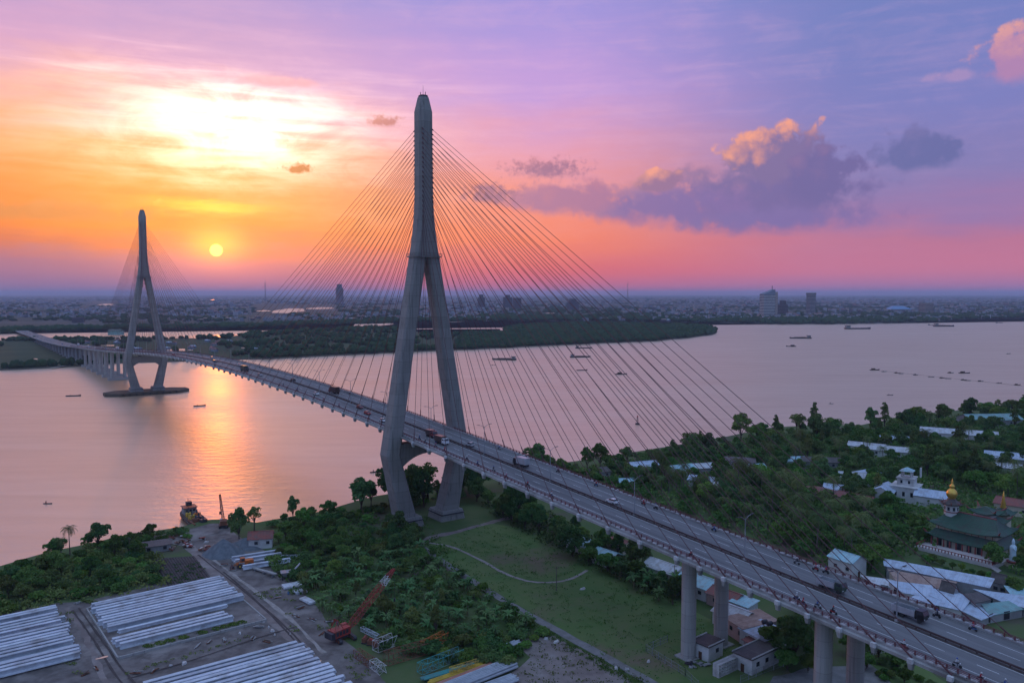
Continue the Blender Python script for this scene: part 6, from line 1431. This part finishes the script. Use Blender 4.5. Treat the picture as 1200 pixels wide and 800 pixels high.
# ================================================================== far bank: woods, town
ico_v = []; ph = (1+5**.5)/2
for a in (-1, 1):
    for c_ in (-ph, ph): ico_v += [(0, a, c_), (a, c_, 0), (c_, 0, a)]
import bmesh as _bm
_b = _bm.new(); _bm.ops.create_icosphere(_b, subdivisions=2, radius=1.); ICO_V = np.array([v_.co[:] for v_ in _b.verts]); ICO_F = np.array([[v_.index for v_ in f_.verts] for f_ in _b.faces]); _b.free()
_b = _bm.new(); _bm.ops.create_icosphere(_b, subdivisions=1, radius=1.); IC1_V = np.array([v_.co[:] for v_ in _b.verts]); IC1_F = np.array([[v_.index for v_ in f_.verts] for f_ in _b.faces]); _b.free()
def clumps(name, P, label, material='leaf_far', fine=True):
    """tree crowns as rough lumps: P = (x, y, z, rx, rz)"""
    BV, BF = (ICO_V, ICO_F) if fine else (IC1_V, IC1_F)
    P = np.array(P); n = len(P); k = len(BV)
    jit = npr.uniform(.62, 1.25, (n, k, 1))
    v = BV[None]*jit*np.stack([P[:, 3], P[:, 3], P[:, 4]], 1)[:, None]+P[:, None, :3]
    f = (BF[None]+(np.arange(n)*k)[:, None, None]).reshape(-1, 3)
    return tag(link(name, np_mesh(name, v.reshape(-1, 3), f, material)), label, 'trees', kind='stuff')
penP = [(p[0], p[1]) for p in pen_poly]; xs = [p[0] for p in penP]; ys = [p[1] for p in penP]
def wood(density_fn, n, poly, r0, r1, h0, h1):
    out = []; xs = [p[0] for p in poly]; ys = [p[1] for p in poly]; tr = 0
    while len(out) < n and tr < n*40:
        tr += 1; q = (rng.uniform(min(xs), max(xs)), rng.uniform(min(ys), max(ys)))
        if not inside(q, poly) or rng.random() > density_fn(*q): continue
        r_ = rng.uniform(r0, r1); h_ = rng.uniform(h0, h1); out.append((q[0], q[1], 1.5+h_*.5, r_, h_*.55))
    return out
def pen_density(x_, y_):
    u = 600+FPX*x_/y_                                   # woods thicken towards the tip, fields near the viaduct
    if 485 < u < 592 and 346+FPX*96/y_ < 394: return 0.
    d = .12+.88*min(1, max(0, (u-430)/120)); nz = mnoise.noise(Vector((x_/90, y_/90, 2.)))
    return d if u > 540 else max(0., .16+nz*.9) if u > 290 else max(0., nz*.75-.12)
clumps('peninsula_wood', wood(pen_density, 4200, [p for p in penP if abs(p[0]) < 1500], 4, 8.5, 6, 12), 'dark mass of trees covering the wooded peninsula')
edge = []
for (u0, u1), n in (((536, 838), 330), ((307, 536), 130), ((0, 130), 40)):
    for _ in range(n):
        u = rng.uniform(u0, u1); v = float(np.interp(u, [p[0] for p in pen_front[1:]], [p[1] for p in pen_front[1:]])); q = at(u, v-.4, 1.); h_ = rng.uniform(5, 11)
        edge.append((q.x, q.y+4, 1.5+h_*.45, rng.uniform(3.5, 7), h_*.55))
clumps('peninsula_wood', edge, 'line of trees along the peninsula waterline')
back_ = []
for _ in range(130):
    u = rng.choice([rng.uniform(-60, 300), rng.uniform(20, 130), rng.uniform(300, 470)]); v = float(np.interp(u, [p[0] for p in pen_back[::-1]], [p[1] for p in pen_back[::-1]])); q = at(u, v+rng.uniform(-.3, 1.), 1.); h_ = rng.uniform(4, 9)
    back_.append((q.x, q.y, 1.5+h_*.45, rng.uniform(4, 9), h_*.55))
clumps('peninsula_wood', back_, 'scattered trees along the channel behind the viaduct')
# woods on the far bank, thinning into the town
farw = []
for _ in range(9000):
    dpt = 2500*math.exp(rng.uniform(0, 2.3)); az_ = rng.uniform(-.72, .72); x_, y_ = az_*dpt, dpt
    uu, vv = 600+FPX*x_/dpt, 346+FPX*96/dpt
    if (300 < uu < 395 and 359 < vv < 371) or (105 < uu < 140 and 355 < vv < 360): continue
    k = dpt/3000; nz = mnoise.noise(Vector((x_/500, y_/700, 7.)))
    if not inside((x_, y_), far_poly) or nz < -.12+.1*min(2, k-1): continue
    h_ = rng.uniform(7, 13); farw.append((x_, y_, 1.5+h_*.5, rng.uniform(8, 16)*min(k, 2.2), h_*.6))
for _ in range(2600):
    u = rng.uniform(-60, 1280); v = float(np.interp(u, [p[0] for p in far_front], [p[1] for p in far_front])); q = at(u, v-rng.uniform(.2, 8.5 if u > 560 else 1.6)*rng.random()**.6, 1.5); h_ = rng.uniform(8, 16)
    farw.append((q.x, q.y, 1.5+h_*.5, rng.uniform(7, 17), h_*.6))
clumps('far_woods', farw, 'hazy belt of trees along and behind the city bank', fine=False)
# town
def town_proto(kind):
    b = MB(); r = random.Random(kind)
    w_, d_, h_ = [(10, 14, 9), (8, 16, 13), (14, 12, 7), (18, 26, 8), (12, 12, 18), (26, 18, 12)][kind]
    b.box((0, 0, h_/2), (w_, d_, h_)); b.cur = 1
    if kind in (0, 2, 3): b.loft([[(-w_/2-.5, -d_/2-.5, h_), (w_/2+.5, -d_/2-.5, h_), (w_/2+.5, d_/2+.5, h_), (-w_/2-.5, d_/2+.5, h_)], [(-.2, -d_/2, h_+2.6), (.2, -d_/2, h_+2.6), (.2, d_/2, h_+2.6), (-.2, d_/2, h_+2.6)]])
    else: b.box((0, 0, h_+.3), (w_+.6, d_+.6, .5)); b.box((w_*.2, d_*.2, h_+1.6), (w_*.4, d_*.3, 2.4))
    b.cur = 2; nf = max(2, int(h_/3.2)); nw = max(2, int(w_/3))
    for f_ in range(nf):
        for i in range(nw):
            for q in (-1, 1): b.box((-w_/2+w_*(i+.5)/nw, q*(d_/2+.03), 1.8+f_*3.1), (1.3, .12, 1.5))
    return b.mesh('town_building', ['town_%d' % (kind % 5), ['roof_red', 'town_0', 'roof_blue', 'roof_rust', 'town_3', 'town_2'][kind], 'window_dark'])
TP = [town_proto(k) for k in range(6)]
cand = []
for _ in range(9000):
    dpt = 2700*math.exp(rng.uniform(0, 2.0)); x_ = rng.uniform(-.72, .72)*dpt
    nz = mnoise.noise(Vector((x_/600, dpt/900, 1.)))
    uu, vv = 600+FPX*x_/dpt, 346+FPX*96/dpt
    if (295 < uu < 400 and 359 < vv < 372) or (105 < uu < 140 and 355 < vv < 361): continue
    if nz > -.08 and inside((x_, dpt), far_poly): cand.append((dpt, x_))
cand.sort(); cand = [c_ for c_ in cand if at(600+FPX*c_[1]/c_[0], 346+FPX*96/c_[0], 1.8) is not None]
for i, (dpt, x_) in enumerate(cand[:290]):
    k = rng.randrange(6)
    o = link('town_building', TP[k], None, (x_, dpt, 1.8), rng.uniform(0, 3)); o.scale = (.85,)*3
    zone = 'behind the distant pylon' if x_ < -.2*dpt else 'behind the stay cables' if x_ < .25*dpt else 'right of the tall hotel'
    tag(o, '%s in the hazy town across the river, %s' % (['low gabled house', 'narrow tube house', 'small gabled house', 'long gabled hall', 'pale mid-rise block', 'wide flat block'][k], zone.replace('right of', 'beyond')), 'building', 'buildings of the hazy town')
rest = cand[290:4200]
V_, F_, MI = [], [], []
cube = np.array([(-.5, -.5, 0), (.5, -.5, 0), (.5, .5, 0), (-.5, .5, 0), (-.5, -.5, 1), (.5, -.5, 1), (.5, .5, 1), (-.5, .5, 1), (0, -.5, 1.25), (0, .5, 1.25)])
cf = [(0, 1, 5, 4), (1, 2, 6, 5), (2, 3, 7, 6), (3, 0, 4, 7), (4, 5, 8, 8), (6, 7, 9, 9), (5, 6, 9, 8), (7, 4, 8, 9)]
b = MB()
for dpt, x_ in rest:
    k = min(1.5, dpt/7000+.3); w_, d_, h_ = rng.uniform(9, 22)*k, rng.uniform(10, 26)*k, rng.choice([4, 5, 6, 7, 8, 10, 12, 18])*rng.uniform(.8, 1.1)
    a = rng.uniform(0, 3); c_, s_ = math.cos(a), math.sin(a)
    b.cur = rng.randrange(5); vv = [(x_+(p[0]*w_*c_-p[1]*d_*s_), dpt+(p[0]*w_*s_+p[1]*d_*c_), 1.8+(p[2]*h_ if p[2] <= 1 else h_+3)) for p in cube]
    o_ = len(b.v); b.v += vv
    for q_ in cf: b.f.append(tuple(dict.fromkeys(i+o_ for i in q_))); b.mi.append(b.cur if len(b.mi) % 8 < 4 else 5+rng.randrange(3))
tag(b.build('distant_town', ['town_%d' % i for i in range(5)]+['town_2', 'roof_red', 'town_3']), 'mass of tiny hazy buildings stretching to the horizon', 'town', kind='stuff')
# landmark towers
def tower(name, label, u, vbase, vtop, wpx, steps=None, material='town_2', depth_ratio=.8, an=20, cat='tower'):
    q = at(u, vbase, 1.8); k = q.y/FPX; h_ = (vbase-vtop)*k; w_ = wpx*k
    r = tag(empty(name, (q.x, q.y, 1.8), R(an)), label, cat)
    nf = max(5, int(h_/6)); steps = steps or [(0, 1., 1.), ]
    for (z0, z1, kw) in steps:
        bd_ = MB().box((0, 0, h_*(z0+z1)/2), (w_*kw, w_*kw*depth_ratio, h_*(z1-z0))).build('block', material, r)
        for i in range(int(nf*(z1-z0))):
            MB().box((0, 0, h_*z0+(i+.6)*h_/nf), (w_*kw+1., w_*kw*depth_ratio+1., h_/nf*.42)).build('window_band', 'window_dark', bd_)
    return r, h_, w_
tower('office_tower', 'lone dark tower with notched top left of the big pylon leg', 398, 356, 333, 8, [(0, .8, 1.), (.8, 1., .7)], 'town_3')
r, h_, w_ = tower('hotel_tower', 'tall pale hotel slab with roof sweeping up to a point', 899, 372, 345, 15, [(0, 1., 1.)], 'wall_white', .6, 15)
MB().loft([[(-w_*.5, -w_*.3, h_), (w_*.5, -w_*.3, h_), (w_*.5, w_*.3, h_), (-w_*.5, w_*.3, h_)], [(-w_*.5, -w_*.28, h_*1.03), (w_*.5, -w_*.28, h_*1.22), (w_*.5, w_*.28, h_*1.22), (-w_*.5, w_*.28, h_*1.03)]]).build('swept_roof', 'town_2', r)
MB().box((w_*.62, 0, h_*.55), (w_*.26, w_*.5, h_*1.12)).build('stair_tower', 'town_1', r); MB().tube([(w_*.4, 0, h_*1.15), (w_*.4, 0, h_*1.38)], 1.2, 5).build('antenna', 'steel_dark', r)
tower('office_tower', 'lower brownish block close behind the tall hotel', 917, 371, 352, 9, [(0, .75, 1.), (.75, 1., .6)], 'town_3')
tower('office_tower', 'slim pale tower to the side of the tall hotel', 950, 368, 343, 8, [(0, .9, 1.), (.9, 1., 1.1)], 'wall_grey')
tower('office_tower', 'tall block with stepped top behind the cables right of the pylon', 564, 362, 345, 7, [(0, .8, 1.), (.8, 1., .6)], 'town_3')
tower('office_tower', 'pair-like wide block behind the middle cables', 595, 362, 345.5, 9, [(0, .85, 1.), (.85, 1., .5)], 'town_3')
tower('office_tower', 'low broad block beside the wide one behind the cables', 606, 363, 349, 8, None, 'town_3')
tower('office_tower', 'single dark block behind the outer cables', 671, 363, 350, 11, [(0, .7, 1.), (.7, 1., .6)], 'town_3')
tower('office_block', 'peach coloured square block on the city bank', 1085, 367, 355, 12, None, 'town_1', cat='building')
tower('office_block', 'low dark building block behind the far viaduct', 92, 378, 372, 12, None, 'town_3', cat='building')
q = at(1052, 365, 3); st2 = tag(empty('market_hall', (q.x, q.y, 1.8)), 'bright blue roofed hall on the city bank', 'hall'); k = q.y/FPX
MB().box((0, 0, 7), (24*k, 60, 14)).build('wall', 'wall_white', st2); MB().loft([[(-13*k, -40, 14), (13*k, -40, 14), (13*k, 40, 14), (-13*k, 40, 14)], [(-6*k, -5, 30), (6*k, -5, 30), (6*k, 5, 30), (-6*k, 5, 30)]]).build('roof', 'tarp_blue', st2)
q = at(136, 392, 3); st2 = tag(empty('green_warehouse', (q.x, q.y, 1.8)), 'green warehouse on the channel bank behind the distant pylon', 'warehouse'); k = q.y/FPX
MB().box((0, 0, 5), (14*k, 20, 10)).build('wall', 'roof_teal', st2); MB().loft([[(-7.5*k, -12, 10), (7.5*k, -12, 10), (7.5*k, 12, 10), (-7.5*k, 12, 10)], [(-7.5*k, -.5, 14), (7.5*k, -.5, 14), (7.5*k, .5, 14), (-7.5*k, .5, 14)]]).build('roof', 'tile_green', st2)
for (u, vb, vt, lb) in [(311, 352, 325, 'thin lattice radio mast on the horizon left of the cables'), (735.5, 352, 327, 'thin lattice radio mast on the horizon among the outer cables')]:
    q = at(u, vb, 1.8); k = q.y/FPX; h_ = (vb-vt)*k; r = tag(empty('radio_mast', (q.x, q.y, 1.8)), lb, 'mast')
    b = MB(); lattice(b, (0, 0, 0), (0, 0, h_*.8), 12, 4, 14, 1.1, .7, (1, 0, 0)); b.build('lattice', 'steel_dark', r); MB().tube([(0, 0, h_*.8), (0, 0, h_)], [1., .4], 5).build('antenna', 'steel_dark', r)
# small houses on the peninsula
for i in range(26):
    u = rng.uniform(60, 330); v = rng.uniform(400, 412); q = at(u, v, 1.7)
    if u < 150 and v > 404: continue
    o = link('town_building', TP[rng.choice([0, 2])], None, (q.x, q.y, 1.6), rng.uniform(0, 3)); o.scale = (.7, .7, .5)
    tag(o, 'small low house among the fields on the peninsula behind the bridge', 'building', 'houses on the peninsula')

# ================================================================== haze
hz = bpy.data.materials.new('haze_air'); hz.use_nodes = True; MATS['haze_air'] = hz; t = NT(hz.node_tree)
pvn = t.new('ShaderNodeVolumePrincipled'); pvn.inputs['Color'].default_value = (.60, .74, 1., 1); pvn.inputs['Density'].default_value = .000052; pvn.inputs['Anisotropy'].default_value = .2
o = t.new('ShaderNodeOutputMaterial'); t.l.new(pvn.outputs[0], o.inputs['Volume'])
b = MB(); H_ = FAR+500; b.hexa([(-H_, -3500, -2), (H_, -3500, -2), (H_, H_, -2), (-H_, H_, -2)], [(-H_, -3500, 195), (H_, -3500, 195), (H_, H_, 195), (-H_, H_, 195)])
tag(b.build('haze', 'haze_air'), kind='stuff')
hz.cycles.homogeneous_volume = True
